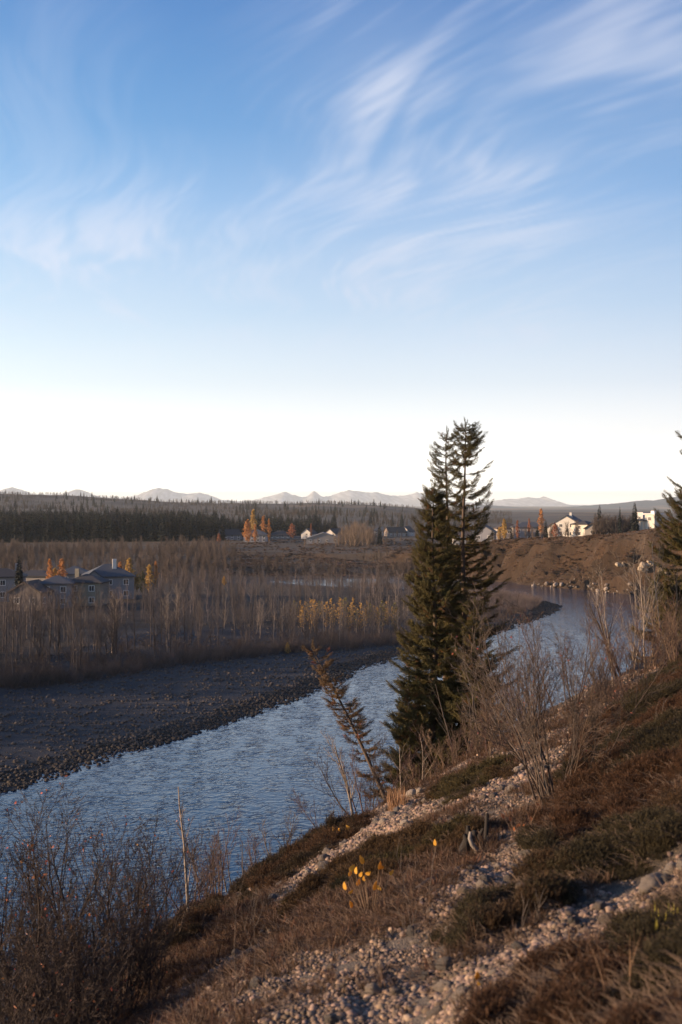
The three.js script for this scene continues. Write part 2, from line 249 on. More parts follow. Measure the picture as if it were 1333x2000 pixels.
sheet(-34000, 34000, -4000, 38000, 400, 'plain', (x, d) => mix3([0.035, 0.032, 0.032], [0.22, 0.15, 0.095], smooth(0.0, 0.25, n2(x * 0.0006, d * 0.0016))), mat(1, 1, 1, 1, { vertexColors: true }), (x, d) => x > -3000 && x < 3300 && d > -3000 && d < 3100, 0, 1, (x, d) => d < 0 ? 1.2 : lerp(1.5, 6, smooth(2000, 3300, d)) + (d > 3300 ? 4 * n2(x * 0.0006, d * 0.0006) : 0));
sheet(-3200, 3600, -3400, 1100, 60, 'outer_plain', () => [0.09, 0.065, 0.045], mat(1, 1, 1, 1, { vertexColors: true }), inMid, 0.5, 1, (x, d) => { const v = Math.abs(x) > 420 || d < -40 ? 3 : 0; return d > 640 ? valley(x, d) - 0.5 : x > 330 || d < -50 ? Math.max(1, Math.min(hill(Math.min(x, 330), Math.max(d, -60)), 24)) : v; });

// river
{
  const size = 2048, data = new Uint8Array(size * size * 4), R = rngOf(5), waves = [];
  for (let k = 0; k < 64; k++) { const q = Math.exp(R() * 2.5) * 12, an = 1.2 + (R() - 0.5) * 1.5; waves.push([Math.round(Math.cos(an) * q), Math.round(Math.sin(an) * q), R() * 6.283, 1 / Math.pow(q / 12, 0.75)]); }
  const SN = new Float32Array(4096).map((_, i) => Math.sin(i / 4096 * 6.283185)), low = [], M = 256;
  for (let y = 0; y < M; y++) for (let x = 0; x < M; x++) low.push([tileNoise(x / M, y / M, 3.2, 3), 0.62 + 0.55 * tileNoise(x / M, y / M, 2.2, 9)]);
  for (let y = 0; y < size; y++) for (let x = 0; x < size; x++) { const u = x / size, v = y / size, [w1, patch] = low[(y >> 3) * M + (x >> 3)]; let s = 0; for (const [a, b, p, m] of waves) { const ph = (a * u + b * v) + p / 6.283 + w1 * 0.5; s += m * SN[((ph - Math.floor(ph)) * 4096) | 0]; } const o = (y * size + x) * 4; data[o] = data[o + 1] = data[o + 2] = clamp(0.5 + s * 0.04 * patch) * 255; data[o + 3] = 255; }
  const t = new THREE.DataTexture(data, size, size); t.wrapS = t.wrapT = THREE.RepeatWrapping; t.magFilter = THREE.LinearFilter; t.repeat.set(1 / 26, 1 / 26); t.needsUpdate = true;
  const water = new THREE.MeshPhysicalMaterial({ color: rgb(0.008, 0.028, 0.07), roughness: 0.08, ior: 1.33, bumpMap: t, bumpScale: 0.13 });
  const g = new THREE.PlaneGeometry(700, 640, 175, 160); g.rotateX(-Math.PI / 2); g.translate(-130, 0, -220);
  const p = g.attributes.position, uv = g.attributes.uv; for (let i = 0; i < p.count; i++) { uv.setXY(i, p.getX(i), p.getZ(i)); }
  top(new THREE.Mesh(g, water), 'river', null, null, null, 'structure');
}

// mountains and foothills: ridges with real depth
function ridge(name, sky, d, depth, col, seed, rough) {
  const x0 = sky[0][0], x1 = sky[sky.length - 1][0], n = 420, m = 16, P = [], C = [], I = [];
  for (let j = 0; j <= m; j++) for (let i = 0; i <= n; i++) {
    const px = lerp(x0, x1, i / n), dd = d + depth * (j / m - 0.5) * 2, x = (px - 666.5) / F * d, crest = table(sky, px)[0], t = 1 - Math.abs(j / m - 0.5) * 2;
    const h0 = EYE + (HORIZON - crest) / F * d, k = d / F, env = Math.pow(t, 0.8), h = lerp(2, h0, env) + (t < 0.99 ? env * (1 - env) * k * rough * 7 * n2(x / k * 0.05 + seed, j * 0.6) : 0) + (t > 0.99 ? k * rough * (0.9 * n2(x / k * 0.21, seed) + 0.7 * n2(x / k * 0.55, seed + 4)) : 0);
    P.push(x, h, -dd); const c = col(x / k, t, h); C.push(...c);
  }
  for (let j = 0; j < m; j++) for (let i = 0; i < n; i++) { const a = j * (n + 1) + i, b = a + 1, c = a + n + 1; I.push(a, b, c, b, c + 1, c); }
  const g = new THREE.BufferGeometry(); g.setAttribute('position', new THREE.Float32BufferAttribute(P, 3)); g.setAttribute('color', new THREE.Float32BufferAttribute(C, 3)); g.setIndex(I); g.computeVertexNormals();
  top(new THREE.Mesh(g, mat(1, 1, 1, 1, { vertexColors: true })), name, null, null, null, 'structure');
}
const rockSnow = (x, t) => mix3([0.35, 0.37, 0.4], [0.74, 0.76, 0.8], smooth(0.1, 0.5, n2(x * 0.1, t * 5) + t * 0.5 - 0.2));
ridge('mountain_range', [[-500, 975], [-60, 968], [0, 958], [22, 951], [45, 957], [70, 966], [118, 965], [150, 955], [162, 957], [180, 966], [205, 972], [240, 973], [268, 967], [290, 958], [308, 952], [320, 955], [328, 955], [345, 962], [365, 965], [392, 962], [410, 967], [432, 976], [470, 980], [505, 975], [535, 967], [557, 960], [568, 965], [590, 971], [602, 969], [608, 961], [614, 959], [620, 961], [626, 969], [640, 970], [660, 963], [682, 957], [700, 959], [722, 962], [735, 961], [752, 966], [775, 969], [800, 966], [815, 961], [828, 966], [850, 974], [890, 979], [930, 982], [955, 981], [985, 975], [1010, 974], [1032, 971], [1050, 973], [1062, 969], [1074, 976], [1088, 985], [1150, 988], [1500, 990]], 27000, 2600, rockSnow, 3.1, 0.9);
ridge('foothills', [[880, 992], [935, 986], [975, 988], [1015, 991], [1040, 999], [1075, 1003]], 9500, 1200, () => [0.022, 0.045, 0.08], 8.2, 0.5);  // haze blue painted into the forest colour, on both foothill ridges
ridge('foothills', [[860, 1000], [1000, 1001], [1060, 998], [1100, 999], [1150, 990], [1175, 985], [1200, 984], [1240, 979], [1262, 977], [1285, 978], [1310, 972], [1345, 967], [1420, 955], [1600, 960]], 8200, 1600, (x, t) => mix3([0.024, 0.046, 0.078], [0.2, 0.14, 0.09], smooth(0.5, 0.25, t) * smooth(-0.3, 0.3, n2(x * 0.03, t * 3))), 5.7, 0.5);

// ───────────────────────── houses ─────────────────────────
const glass = new THREE.MeshStandardMaterial({ color: rgb(0.03, 0.035, 0.045), roughness: 0.08 });
const trimMat = mat(0.7, 0.68, 0.64, 0.7);
const paint = new Map();
const wallMat = (c) => { const k = c.join(); if (!paint.has(k)) paint.set(k, mat(c[0], c[1], c[2], 0.85)); return paint.get(k); };
const boxGeo = (w, h, d, x, y, z) => { const g = new THREE.BoxGeometry(w, h, d); g.translate(x, y, z); return g; };
function gableRoof(w, dep, h, rise, over) {                  // ridge along x; slabs with thickness
  const s = new THREE.Shape(), k = rise / (dep / 2), e = dep / 2 + over, y0 = h - k * over, th = 0.28;
  s.moveTo(-e, y0); s.lineTo(0, h + rise); s.lineTo(e, y0); s.lineTo(e, y0 + th); s.lineTo(0, h + rise + th * 1.2); s.lineTo(-e, y0 + th); s.closePath();
  const g = new THREE.ExtrudeGeometry(s, { depth: w + over * 2, bevelEnabled: false }); g.translate(0, 0, -(w / 2 + over)); g.rotateY(Math.PI / 2); return g;
}
function gableWall(w, dep, h, rise) { const s = new THREE.Shape(); s.moveTo(-dep / 2, -1.5); s.lineTo(dep / 2, -1.5); s.lineTo(dep / 2, h); s.lineTo(0, h + rise - 0.02); s.lineTo(-dep / 2, h); s.closePath(); const g = new THREE.ExtrudeGeometry(s, { depth: w, bevelEnabled: false }); g.translate(0, 0, -w / 2); g.rotateY(Math.PI / 2); return g; }
function hipRoof(w, dep, h, rise, over) {
  const a = w / 2 + over, b = dep / 2 + over, r = Math.max(0.2, (w - dep) / 2), y = h - 0.05, t = 0.25, P = [[-a, y, -b], [a, y, -b], [a, y, b], [-a, y, b], [-a, y + t, -b], [a, y + t, -b], [a, y + t, b], [-a, y + t, b], [-r, h + rise, 0], [r, h + rise, 0]];
  const f = [[0, 1, 2], [0, 2, 3], [0, 4, 5], [0, 5, 1], [1, 5, 6], [1, 6, 2], [2, 6, 7], [2, 7, 3], [3, 7, 4], [3, 4, 0], [4, 8, 9], [4, 9, 5], [6, 9, 8], [6, 8, 7], [5, 9, 6], [7, 8, 4]];
  const g = new THREE.BufferGeometry(); g.setAttribute('position', new THREE.Float32BufferAttribute(f.flatMap((q) => q.slice().reverse().flatMap((i) => P[i])), 3)); g.computeVertexNormals(); return g;
}
function windowOn(o, w, h, x, y, z, side) {                  // side 0: faces +z, 1: faces -x, 2: faces +x
  const f = new THREE.Group(); f.name = 'window'; f.position.set(x, y, z); f.rotation.y = side === 1 ? -Math.PI / 2 : side === 2 ? Math.PI / 2 : 0; o.add(f);
  const bars = [boxGeo(w + 0.24, 0.12, 0.12, 0, h / 2 + 0.06, 0.03), boxGeo(w + 0.24, 0.14, 0.16, 0, -h / 2 - 0.07, 0.05), boxGeo(0.12, h, 0.11, -w / 2 - 0.06, 0, 0.03), boxGeo(0.12, h, 0.11, w / 2 + 0.06, 0, 0.03), boxGeo(0.07, h, 0.09, 0, 0, 0.03)];
  part('frame', mergeGeometries(bars), trimMat, f); part('pane', boxGeo(w, h, 0.05, 0, 0, 0.01), glass, f);
}
function house(a) {
  const sc = a.group === gL ? 0.86 : a.group === gB ? 0.84 : 0.95;
  a = { ...a, wall: a.wall.map((v) => v * (a.group === gL ? 0.6 : 0.66)) };
  const spot0 = at(a.px, a.py, a.d), floor = H(spot0.x, a.d); for (const k of ['w', 'dep', 'h', 'rise']) a[k] *= sc;
  a.h = Math.max(a.h * 0.7, a.h + Math.min(1.6, spot0.y - floor)); spot0.y = floor;
  const o = new THREE.Group(), { w, dep, h, rise, wall, roof, type = 'hip', over = 0.45 } = a, rm = wallMat(roof), wm = wallMat(wall);
  o.position.copy(spot0); o.rotation.y = a.turn ?? 0;
  part('wall', type === 'gable' ? gableWall(w, dep, h, rise) : boxGeo(w, h + 1.5, dep, 0, h / 2 - 0.75, 0), wm, o);
  const r = part('roof', type === 'gable' ? gableRoof(w, dep, h, rise, over) : type === 'flat' ? boxGeo(w + over * 2, 0.35, dep + over * 2, 0, h + 0.18, 0) : hipRoof(w, dep, h, rise, over), rm, o);
  if (a.chimney) part('chimney', boxGeo(0.9, rise + 1.2, 0.8, a.chimney[0] * sc, h + (rise + 1.2) / 2, a.chimney[1] * sc), wallMat(a.chimneyColour ?? wall), r);
  if (a.dormer) {                                            // a cross gable that faces the river
    const [dx, dw, dr] = a.dormer.map((v) => v * sc), g = new THREE.Group(); g.name = 'front_gable'; g.position.set(dx, 0, dep / 2 - 0.6); g.rotation.y = Math.PI / 2; o.add(g);
    part('wall', gableWall(3, dw, h - 0.06, dr), wm, g); part('roof', gableRoof(3, dw, h - 0.04, dr, 0.35), rm, g);
  }
  const floors = a.floors ?? 2, fh = h / floors;
  for (let k = 0; k < floors; k++) { const n = a.cols ?? Math.max(2, Math.round(w / 3.4)); for (let c = 0; c < n; c++) windowOn(o, 1.05, 1.1, lerp(-w / 2, w / 2, (c + 0.5) / n), fh * (k + 0.55), dep / 2 + (a.dormer && Math.abs(lerp(-w / 2, w / 2, (c + 0.5) / n) - a.dormer[0]) < a.dormer[1] / 2 + 0.7 ? 0.92 : 0.01), 0); const m = Math.max(1, Math.round(dep / 4.5)); for (let c = 0; c < m; c++) windowOn(o, 1.0, 1.1, -w / 2 - 0.01, fh * (k + 0.55), lerp(-dep / 2, dep / 2, (c + 0.5) / m), 1); }
  if (a.door) part('door', boxGeo(1.1, 2.1, 0.12, a.door, 1.05, dep / 2 + 0.02), wallMat([0.09, 0.06, 0.05]), o);
  return top(o, a.name ?? 'house', a.label, a.category ?? 'house', a.group);
}
const gL = 'houses beyond the riverside wood', gC = 'houses of the distant village', gB = 'houses along the bluff top';
const GREYROOF = [0.06, 0.07, 0.09], DARKROOF = [0.035, 0.035, 0.042], BROWNROOF = [0.06, 0.045, 0.04];
[
  { px: 8, py: 1142, d: 285, w: 11, dep: 9, h: 4.4, rise: 2.2, wall: [0.34, 0.34, 0.36], roof: DARKROOF, chimney: [3.6, 2], turn: 0.2, label: 'grey house with dark roof and pale chimney at the picture edge' },
  { px: 72, py: 1138, d: 300, w: 11, dep: 8, h: 3.2, rise: 1.6, wall: [0.42, 0.40, 0.38], roof: DARKROOF, floors: 1, turn: -0.15, label: 'low pale house with dark roof left of the orange poplars' },
  { px: 62, py: 1172, d: 262, w: 9, dep: 8, h: 2.6, rise: 2.3, wall: [0.26, 0.22, 0.2], roof: BROWNROOF, type: 'gable', turn: 1.45, floors: 1, label: 'brown gabled house lowest among the riverside houses' },
  { px: 112, py: 1166, d: 268, w: 8, dep: 8, h: 4.0, rise: 2.0, wall: [0.36, 0.36, 0.38], roof: GREYROOF, turn: 0.1, label: 'two storey house with blue grey hip roof in front of orange poplars' },
  { px: 172, py: 1166, d: 272, w: 9, dep: 8, h: 4.0, rise: 2.1, wall: [0.40, 0.36, 0.28], roof: DARKROOF, turn: -0.1, chimney: [-2.4, 1], label: 'cream walled house with nearly black roof beside the wood' },
  { px: 212, py: 1144, d: 290, w: 13, dep: 11, h: 4.2, rise: 3.3, wall: [0.38, 0.38, 0.40], roof: GREYROOF, turn: 0.25, dormer: [-4.2, 4.4, 1.7], chimney: [1.5, 2], chimneyColour: [0.6, 0.58, 0.55], label: 'largest riverside house with steep blue grey roof and front gable' },
  { px: 146, py: 1140, d: 296, w: 8, dep: 8, h: 4.2, rise: 2.2, wall: [0.30, 0.30, 0.33], roof: GREYROOF, turn: 0.1, label: 'small grey house squeezed behind two larger blue grey roofs' },
].forEach((a) => house({ group: gL, ...a }));
[
  { px: 448, py: 1070, d: 690, w: 12, dep: 9, h: 4, rise: 3, wall: [0.3, 0.3, 0.33], roof: DARKROOF, type: 'gable', turn: 0.5, label: 'grey gabled house leftmost in the distant village' },
  { px: 500, py: 1074, d: 660, w: 13, dep: 10, h: 5.5, rise: 3, wall: [0.34, 0.34, 0.38], roof: GREYROOF, label: 'grey hip roofed house half hidden by orange poplars in the village' },
  { px: 548, py: 1064, d: 760, w: 14, dep: 10, h: 4, rise: 3, wall: [0.3, 0.28, 0.28], roof: DARKROOF, label: 'dark roofed village house between two groups of orange trees' },
  { px: 582, py: 1064, d: 730, w: 10, dep: 8, h: 3.2, rise: 1.2, wall: [0.72, 0.70, 0.66], roof: DARKROOF, floors: 1, label: 'low white village house left of the sunlit white gable' },
  { px: 604, py: 1066, d: 715, w: 8, dep: 7, h: 4.2, rise: 2.8, wall: [0.78, 0.76, 0.72], roof: DARKROOF, type: 'gable', turn: 1.2, label: 'white gable fronted village house shining in the sun' },
  { px: 632, py: 1082, d: 640, w: 18, dep: 18, h: 3.2, rise: 3.0, wall: [0.33, 0.31, 0.31], roof: [0.17, 0.17, 0.18], type: 'gable', turn: 1.57, cols: 2, floors: 1, label: 'wide low grey barn roof at the front of the village', name: 'barn', category: 'barn' },
  { px: 655, py: 1062, d: 770, w: 11, dep: 9, h: 4.5, rise: 3.2, wall: [0.6, 0.58, 0.56], roof: DARKROOF, type: 'gable', turn: 0.9, label: 'pale gabled village house just behind the wide barn roof' },
  { px: 684, py: 1060, d: 800, w: 12, dep: 9, h: 4.6, rise: 3.0, wall: [0.5, 0.46, 0.4], roof: BROWNROOF, turn: 0.2, label: 'tan village house right of the wide barn roof' },
  { px: 772, py: 1062, d: 820, w: 13, dep: 9, h: 4, rise: 3.2, wall: [0.3, 0.24, 0.22], roof: BROWNROOF, type: 'gable', turn: 0.35, label: 'brown gabled house left of the tall spruces in the distance' },
  { px: 795, py: 1056, d: 830, w: 9, dep: 8, h: 4.5, rise: 3.4, wall: [0.74, 0.72, 0.7], roof: DARKROOF, type: 'gable', turn: 1.1, label: 'white gabled house touching the left side of the tall spruces' },
  { px: 745, py: 1062, d: 860, w: 12, dep: 9, h: 4.4, rise: 2.8, wall: [0.32, 0.32, 0.36], roof: GREYROOF, label: 'blue grey house farthest back in the village' },
].forEach((a) => house({ group: gC, ...a }));
[
  { px: 948, py: 1058, d: 452, w: 10, dep: 9, h: 4.2, rise: 2.8, wall: [0.42, 0.42, 0.46], roof: GREYROOF, type: 'gable', turn: 1.35, floors: 1, label: 'pale blue gabled house on the bluff right beside the spruces' },
  { px: 992, py: 1055, d: 470, w: 11, dep: 9, h: 5.2, rise: 2.6, wall: [0.40, 0.37, 0.38], roof: BROWNROOF, turn: 0.05, label: 'mauve grey bluff house behind yellow poplars' },
  { px: 1032, py: 1053, d: 462, w: 14, dep: 9, h: 5.2, rise: 2.4, wall: [0.42, 0.38, 0.38], roof: GREYROOF, turn: -0.05, label: 'long two storey bluff house right of the yellow poplars' },
  { px: 1112, py: 1050, d: 438, w: 9, dep: 9, h: 6.6, rise: 2.6, wall: [0.74, 0.72, 0.68], roof: GREYROOF, type: 'gable', turn: 1.1, floors: 2, chimney: [-2.5, 1.5], label: 'tall white gable house on the bluff with sunlit face' },
  { px: 1142, py: 1048, d: 430, w: 7, dep: 8, h: 5.0, rise: 1.6, wall: [0.78, 0.74, 0.66], roof: DARKROOF, turn: 0.75, label: 'white boxy bluff house beside the tall white gable' },
  { px: 1158, py: 1047, d: 424, w: 6, dep: 6, h: 3.2, rise: 2.0, wall: [0.5, 0.46, 0.42], roof: BROWNROOF, type: 'gable', turn: 1.3, floors: 1, label: 'small tan gable on the bluff left of the twin conifers' },
  { px: 1191, py: 1046, d: 418, w: 3, dep: 3.5, h: 6.2, rise: 0.8, wall: [0.70, 0.62, 0.42], roof: DARKROOF, turn: 0.7, cols: 1, label: 'narrow cream tower house between bluff conifers' },
  { px: 1222, py: 1044, d: 412, w: 11, dep: 8, h: 4.2, rise: 1.5, wall: [0.55, 0.52, 0.48], roof: DARKROOF, turn: 0.3, label: 'dark roofed bluff house left of the tall dark conifer' },
  { px: 1262, py: 1037, d: 408, w: 9, dep: 8, h: 4.0, rise: 1.0, wall: [0.66, 0.64, 0.60], roof: DARKROOF, turn: 0.4, label: 'pale bluff house at the foot of the white tower' },
  { px: 1255, py: 1037, d: 414, w: 3.2, dep: 3.4, h: 7.0, rise: 0.4, wall: [0.62, 0.62, 0.64], roof: [0.5, 0.5, 0.5], type: 'flat', over: 0.1, turn: 0.6, cols: 1, label: 'plain pale stair tower on the bluff right of tall conifer' },
  { px: 1276, py: 1037, d: 404, w: 4.4, dep: 4.4, h: 6.4, rise: 1.2, wall: [0.78, 0.76, 0.72], roof: [0.6, 0.6, 0.6], type: 'flat', over: 0.6, turn: 0.7, cols: 1, label: 'white square tower with flat roof near the right picture edge', cap: 1 },
  { px: 968, py: 1052, d: 500, w: 11, dep: 8, h: 4.4, rise: 2.6, wall: [0.36, 0.34, 0.36], roof: DARKROOF, label: 'dark roofed house set back between the pale gable and yellow poplars' },
  { px: 1088, py: 1048, d: 500, w: 10, dep: 8, h: 4.0, rise: 2.8, wall: [0.62, 0.58, 0.52], roof: BROWNROOF, type: 'gable', turn: 1.0, label: 'small white gable set back left of the tall white gable' },
  { px: 1178, py: 1040, d: 470, w: 12, dep: 8, h: 3.8, rise: 2.2, wall: [0.36, 0.33, 0.32], roof: BROWNROOF, label: 'brown roofed house set back behind the twin conifers' },
  { px: 1206, py: 1036, d: 480, w: 10, dep: 8, h: 3.6, rise: 2.4, wall: [0.4, 0.36, 0.34], roof: DARKROOF, turn: 0.3, label: 'dark house set back behind the cream tower house' },
  { px: 905, py: 1056, d: 560, w: 11, dep: 8, h: 4.0, rise: 2.6, wall: [0.56, 0.52, 0.48], roof: BROWNROOF, label: 'tan house seen through the gap in the spruces' },
  { px: 1075, py: 1050, d: 520, w: 14, dep: 9, h: 4.6, rise: 2.4, wall: [0.34, 0.32, 0.34], roof: DARKROOF, label: 'dark house set back on the bluff behind an orange poplar' },
].forEach((a) => { const o = house({ group: gB, ...a }); o.children[1].geometry.computeBoundingBox(); if (a.cap) part('lantern', boxGeo(1.3, 1.7, 1.3, 0.3, o.children[1].geometry.boundingBox?.max.y ?? 6.3, 0), wallMat(a.wall), o); });

// ───────────────────────── far woods ─────────────────────────
const barkDark = mat(0.115, 0.088, 0.072, 0.95), barkPale = mat(0.30, 0.25, 0.20, 0.9), barkMid = mat(0.17, 0.128, 0.1, 0.95);
function poplarGeo(seed, h, o = {}) { const b = new Bag(); grow(b, V(0, -0.4, 0), V(0, 1, 0), h, h * 0.0095 + 0.02, 0, { levels: 2, kids: [18, 5], from: [0.3, 0.2], ratio: [0.22, 0.42], thin: [0.42, 0.55], angle: [0.62, 0.6], minr: 0.013, wander: 0.1, lift: 0.14, sides: 5, segs: 8, ...o }, rngOf(seed)); return b.geometry(); }
const POP = [1, 2, 3, 4, 5, 6].map((k) => poplarGeo(k * 17, 10 + (k % 3), k > 4 ? { kids: [22, 9], ratio: [0.36, 0.45], from: [0.15, 0.2], angle: [0.85, 0.7] } : {}));
const SCRUB = [1, 2, 3].map((k) => { const b = new Bag(), R = rngOf(k * 91); for (let s = 0; s < 6; s++) { const a = R() * 6.28; grow(b, V(Math.cos(a) * 0.4, -0.2, Math.sin(a) * 0.4), V(Math.cos(a) * 0.55, 1, Math.sin(a) * 0.55), 2.4 + R() * 1.6, 0.03, 0, { levels: 1, kids: [14], ratio: [0.42], minr: 0.012, thin: [0.5], segs: 5, sides: 3, wander: 0.2 }, R); } return b.geometry(); });
const TUSSOCK = [1, 2, 3].map((k) => { const b = new Bag(), R = rngOf(k * 57); for (let s = 0; s < 90; s++) { const a = R() * 6.283, q = Math.sqrt(R()), t = 0.15 + q * 1.1, d = V(Math.cos(a) * t, 1, Math.sin(a) * t).normalize(); b.blade(V(Math.cos(a) * q * 0.9, -0.1, Math.sin(a) * q * 0.9), d, 1.1 + 1.3 * R(), 0.16 + 0.14 * R(), V(-Math.sin(a), 0.3 * (R() - 0.5), Math.cos(a)).normalize(), 0.1); } return b.geometry(); });
const farGeo = (seed, fat) => { const b = new Bag(), R = rngOf(seed); grow(b, V(0, -0.5, 0), V(0, 1, 0), 9, 0.2, 0, { levels: 1, kids: [44], from: [0.12], ratio: [0.34], thin: [0.5], angle: [0.7], minr: fat, segs: 4, sides: 3, lift: 0.15 }, R); return b.geometry(); };
const FARPOP = [farGeo(3, 0.055), farGeo(4, 0.055), farGeo(8, 0.055)];
const treeMats = [mat(0.097, 0.083, 0.083, 0.95), mat(0.21, 0.175, 0.15, 0.95), mat(0.055, 0.045, 0.043, 0.95)];
const EDGE = [[-400, -10], [-200, 58], [-110, 92], [-62, 124], [-44, 160], [-36, 168.6], [-28, 184], [-17.5, 196], [-9, 206], [3, 214], [12.5, 224], [32, 263], [46, 300], [50, 321], [44, 340], [30, 360], [5, 376], [-30, 390], [-90, 404], [-160, 412], [-400, 420]];
{
  const R = rngOf(77), trees = [];
  const topLimit = (px) => table([[-600, 1128], [0, 1130], [270, 1130], [300, 1118], [400, 1100], [560, 1104], [760, 1098], [900, 1140], [1060, 1165]], px)[0];
  let tries = 0; while (trees.length < 5200 && tries++ < 60000) {
    const x = lerp(-330, 50, R()), d = lerp(60, 418, R()); if (!inside(EDGE, x, d)) continue;
    const e = nearest(EDGE, x, d, true)[0]; if (x < -150 && R() < 0.35) continue;
    const clear = n2(x * 0.018 + 2, d * 0.018); if (e > 22 && clear > 0.42) continue; if (n2(x * 0.07 + 30, d * 0.07) < -0.25 && R() < 0.75) continue;
    if (d > 258 && d < 310 && x < -44 && x > -92 && R() < 0.9) continue;
    const h = valley(x, d), px = pixel(x, h, d)[0]; let s = (0.66 + 0.5 * R()) * (0.9 + 0.22 * n2(x * 0.035, d * 0.035)) * lerp(0.55, 1, smooth(0, 14, e + 5 * n2(x * 0.07, d * 0.07)));
    if (px > 940) s *= 0.36; else if (px > 860) s *= 0.6;
    if (x < -92 && d > 170) s = Math.min(s, 0.34 + 0.15 * R());
    const front = px < 860 ? lerp(Math.max(topLimit(px), table([[0, 1136], [300, 1140], [560, 1160], [800, 1168]], px)[0]), topLimit(px), smooth(225, 300, d + (px < 300 ? 25 : 0))) : topLimit(px);
    const lim = (EYE - (front + R() * 30 - HORIZON) / F * d - h) / 11.5; if (px > -40) s = Math.min(s, Math.max(0.3, lim)); else if (d < 170) s *= 1.2;
    trees.push([x, h, d, s, px, e]);
  }
  trees.sort((a, b) => (a[4] > -20 && a[4] < 1100 ? 0 : 1e6) + a[2] + a[5] * 2 - ((b[4] > -20 && b[4] < 1100 ? 0 : 1e6) + b[2] + b[5] * 2));
  const rest = POP.map(() => [[], []]);
  trees.forEach(([x, h, d, s, px, e], k) => {
    const g = Math.floor(R() * POP.length), ry = R() * 6.28, tone = R() < 0.13 ? 1 : R() < 0.5 ? 2 : 0, sx = s * (0.85 + 0.3 * R());
    if (k < 290) {
      const m = new THREE.Mesh(POP[g], treeMats[tone]); m.position.set(x, h, -d); m.rotation.set(0, ry, (R() - 0.5) * 0.1); m.scale.set(sx, s, sx);
      top(m, 'bare_poplar', tone === 1 ? 'pale barked leafless poplar at the edge of the riverside wood' : tone === 2 ? 'dark barked leafless poplar at the edge of the riverside wood' : 'brown leafless poplar at the edge of the riverside wood', 'tree', ['brown poplars at the wood edge', 'pale poplars at the wood edge', 'dark poplars at the wood edge'][tone]);
    } else rest[g][0].push([place(x, h, -d, ry, sx, s, sx, 0, (R() - 0.5) * 0.1), rgb(...[[1, 1, 1], [1.9, 1.8, 1.72], [0.55, 0.54, 0.56]][tone])]);
  });
  const W = new THREE.Group(); rest.forEach(([a], g) => a.length && instanced(POP[g], treeMats[0], a, 'poplars', W)); W.children.forEach((c) => { c.userData.kind = 'stuff'; });
  top(W, 'riverside_wood', 'mass of leafless poplars filling the wood behind the gravel bar', 'wood', null, 'stuff');
  // undergrowth along the wood edge and on the point, where its colour is lightened to look sunlit
  const U = [[], [], []];
  for (let k = 0; k < 2600; k++) { const i = Math.floor(R() * 15) + 1, t = R(), q = R() * R() * 22 - 1.5, a = EDGE[i], b = EDGE[i + 1], ex = b[0] - a[0], ed = b[1] - a[1], l = Math.hypot(ex, ed), x = lerp(a[0], b[0], t) - ed / l * q, d = lerp(a[1], b[1], t) + ex / l * q; if (!inside(EDGE, x, d) && q > 0) continue; const s = 0.25 + 0.4 * R(); U[Math.floor(R() * 3)].push([place(x, valley(x, d), -d, R() * 6.28, s * 1.2, s, s * 1.2), (() => { const v = (0.45 + 0.75 * R()) * (d > 285 && x > 28 ? 1.7 : 1); return rgb(v * 1.12, v, v * 0.9); })()]); }
  const G2 = new THREE.Group(); U.forEach((u, k) => instanced(SCRUB[k], treeMats[0], u, 'brush', G2)); G2.children.forEach((c) => { c.userData.kind = 'stuff'; });
  top(G2, 'undergrowth', 'brown leafless undergrowth along the edge of the riverside wood', 'undergrowth', null, 'stuff');
  // farther bare trees round the houses, over the fields and on the hills
  const B = [[], [], []], dry = (x, d) => nearest(RIVER, x, d, true)[0] > 6 && !inside(RIVER, x, d);
  const add = (n, f) => { for (let k = 0; k < n; k++) { const v = f(); if (!v) continue; const [x, d, s, c] = v; B[Math.floor(R() * 3)].push([place(x, H(x, d), -d, R() * 6.28, s * (0.9 + 0.4 * R()), s, s * (0.9 + 0.4 * R())), rgb(...c)]); } };
  const tone = () => { const t = R(); return [0.2 + 0.34 * t, 0.185 + 0.305 * t, 0.19 + 0.30 * t]; };
  add(1500, () => { const d = lerp(312, 600, Math.sqrt(R())), px = lerp(-120, 480, R()), x = (px - 666.5) / F * d; return R() > smooth(370, 470, px + 40 * n2(d * 0.02, 4)) && dry(x, d) && n2(x * 0.02, d * 0.02) > -0.35 ? [x, d, 0.36 + 0.34 * R(), tone()] : null; });
  add(1500, () => { const d = lerp(430, 640, R()), px = lerp(380, 860, R()), x = (px - 666.5) / F * d; return hill(x, d) < valley(x, d) && n2(x * 0.018 + 8, d * 0.02) > 0.05 ? (px > 425 && px < 700 && d > 465 ? (R() < 0.3 ? [x, d, 0.14 + 0.14 * R(), tone()] : null) : [x, d, 0.35 + 0.35 * R(), tone()]) : null; });
  add(70, () => { const d = lerp(585, 660, R()), px = 698 + (R() + R() + R() - 1.5) * 75, x = (px - 666.5) / F * d; return [x, d, (0.9 + 0.4 * R()) * Math.max(0.35, 1 - Math.abs(px - 698) / 90), [0.7, 0.62, 0.54]]; });
  add(9000, () => { const d = 760 + 1600 * R() ** 0.8, px = lerp(-80, 1000, R()), x = (px - 666.5) / F * d; return n2(x * 0.006 + 3, d * 0.004) + 0.5 * n2(x * 0.02, d * 0.012) > -0.15 ? [x, d, (0.3 + 0.4 * R()), tone().map((v) => v * 0.6)] : null; });
  add(700, () => { const d = lerp(560, 950, R()), px = lerp(700, 1000, R()), x = (px - 666.5) / F * d; return hill(x, d) <= valley(x, d) + 0.01 && n2(x * 0.02 + 5, d * 0.02) > -0.25 ? [x, d, 0.3 + 0.4 * R(), tone()] : null; });
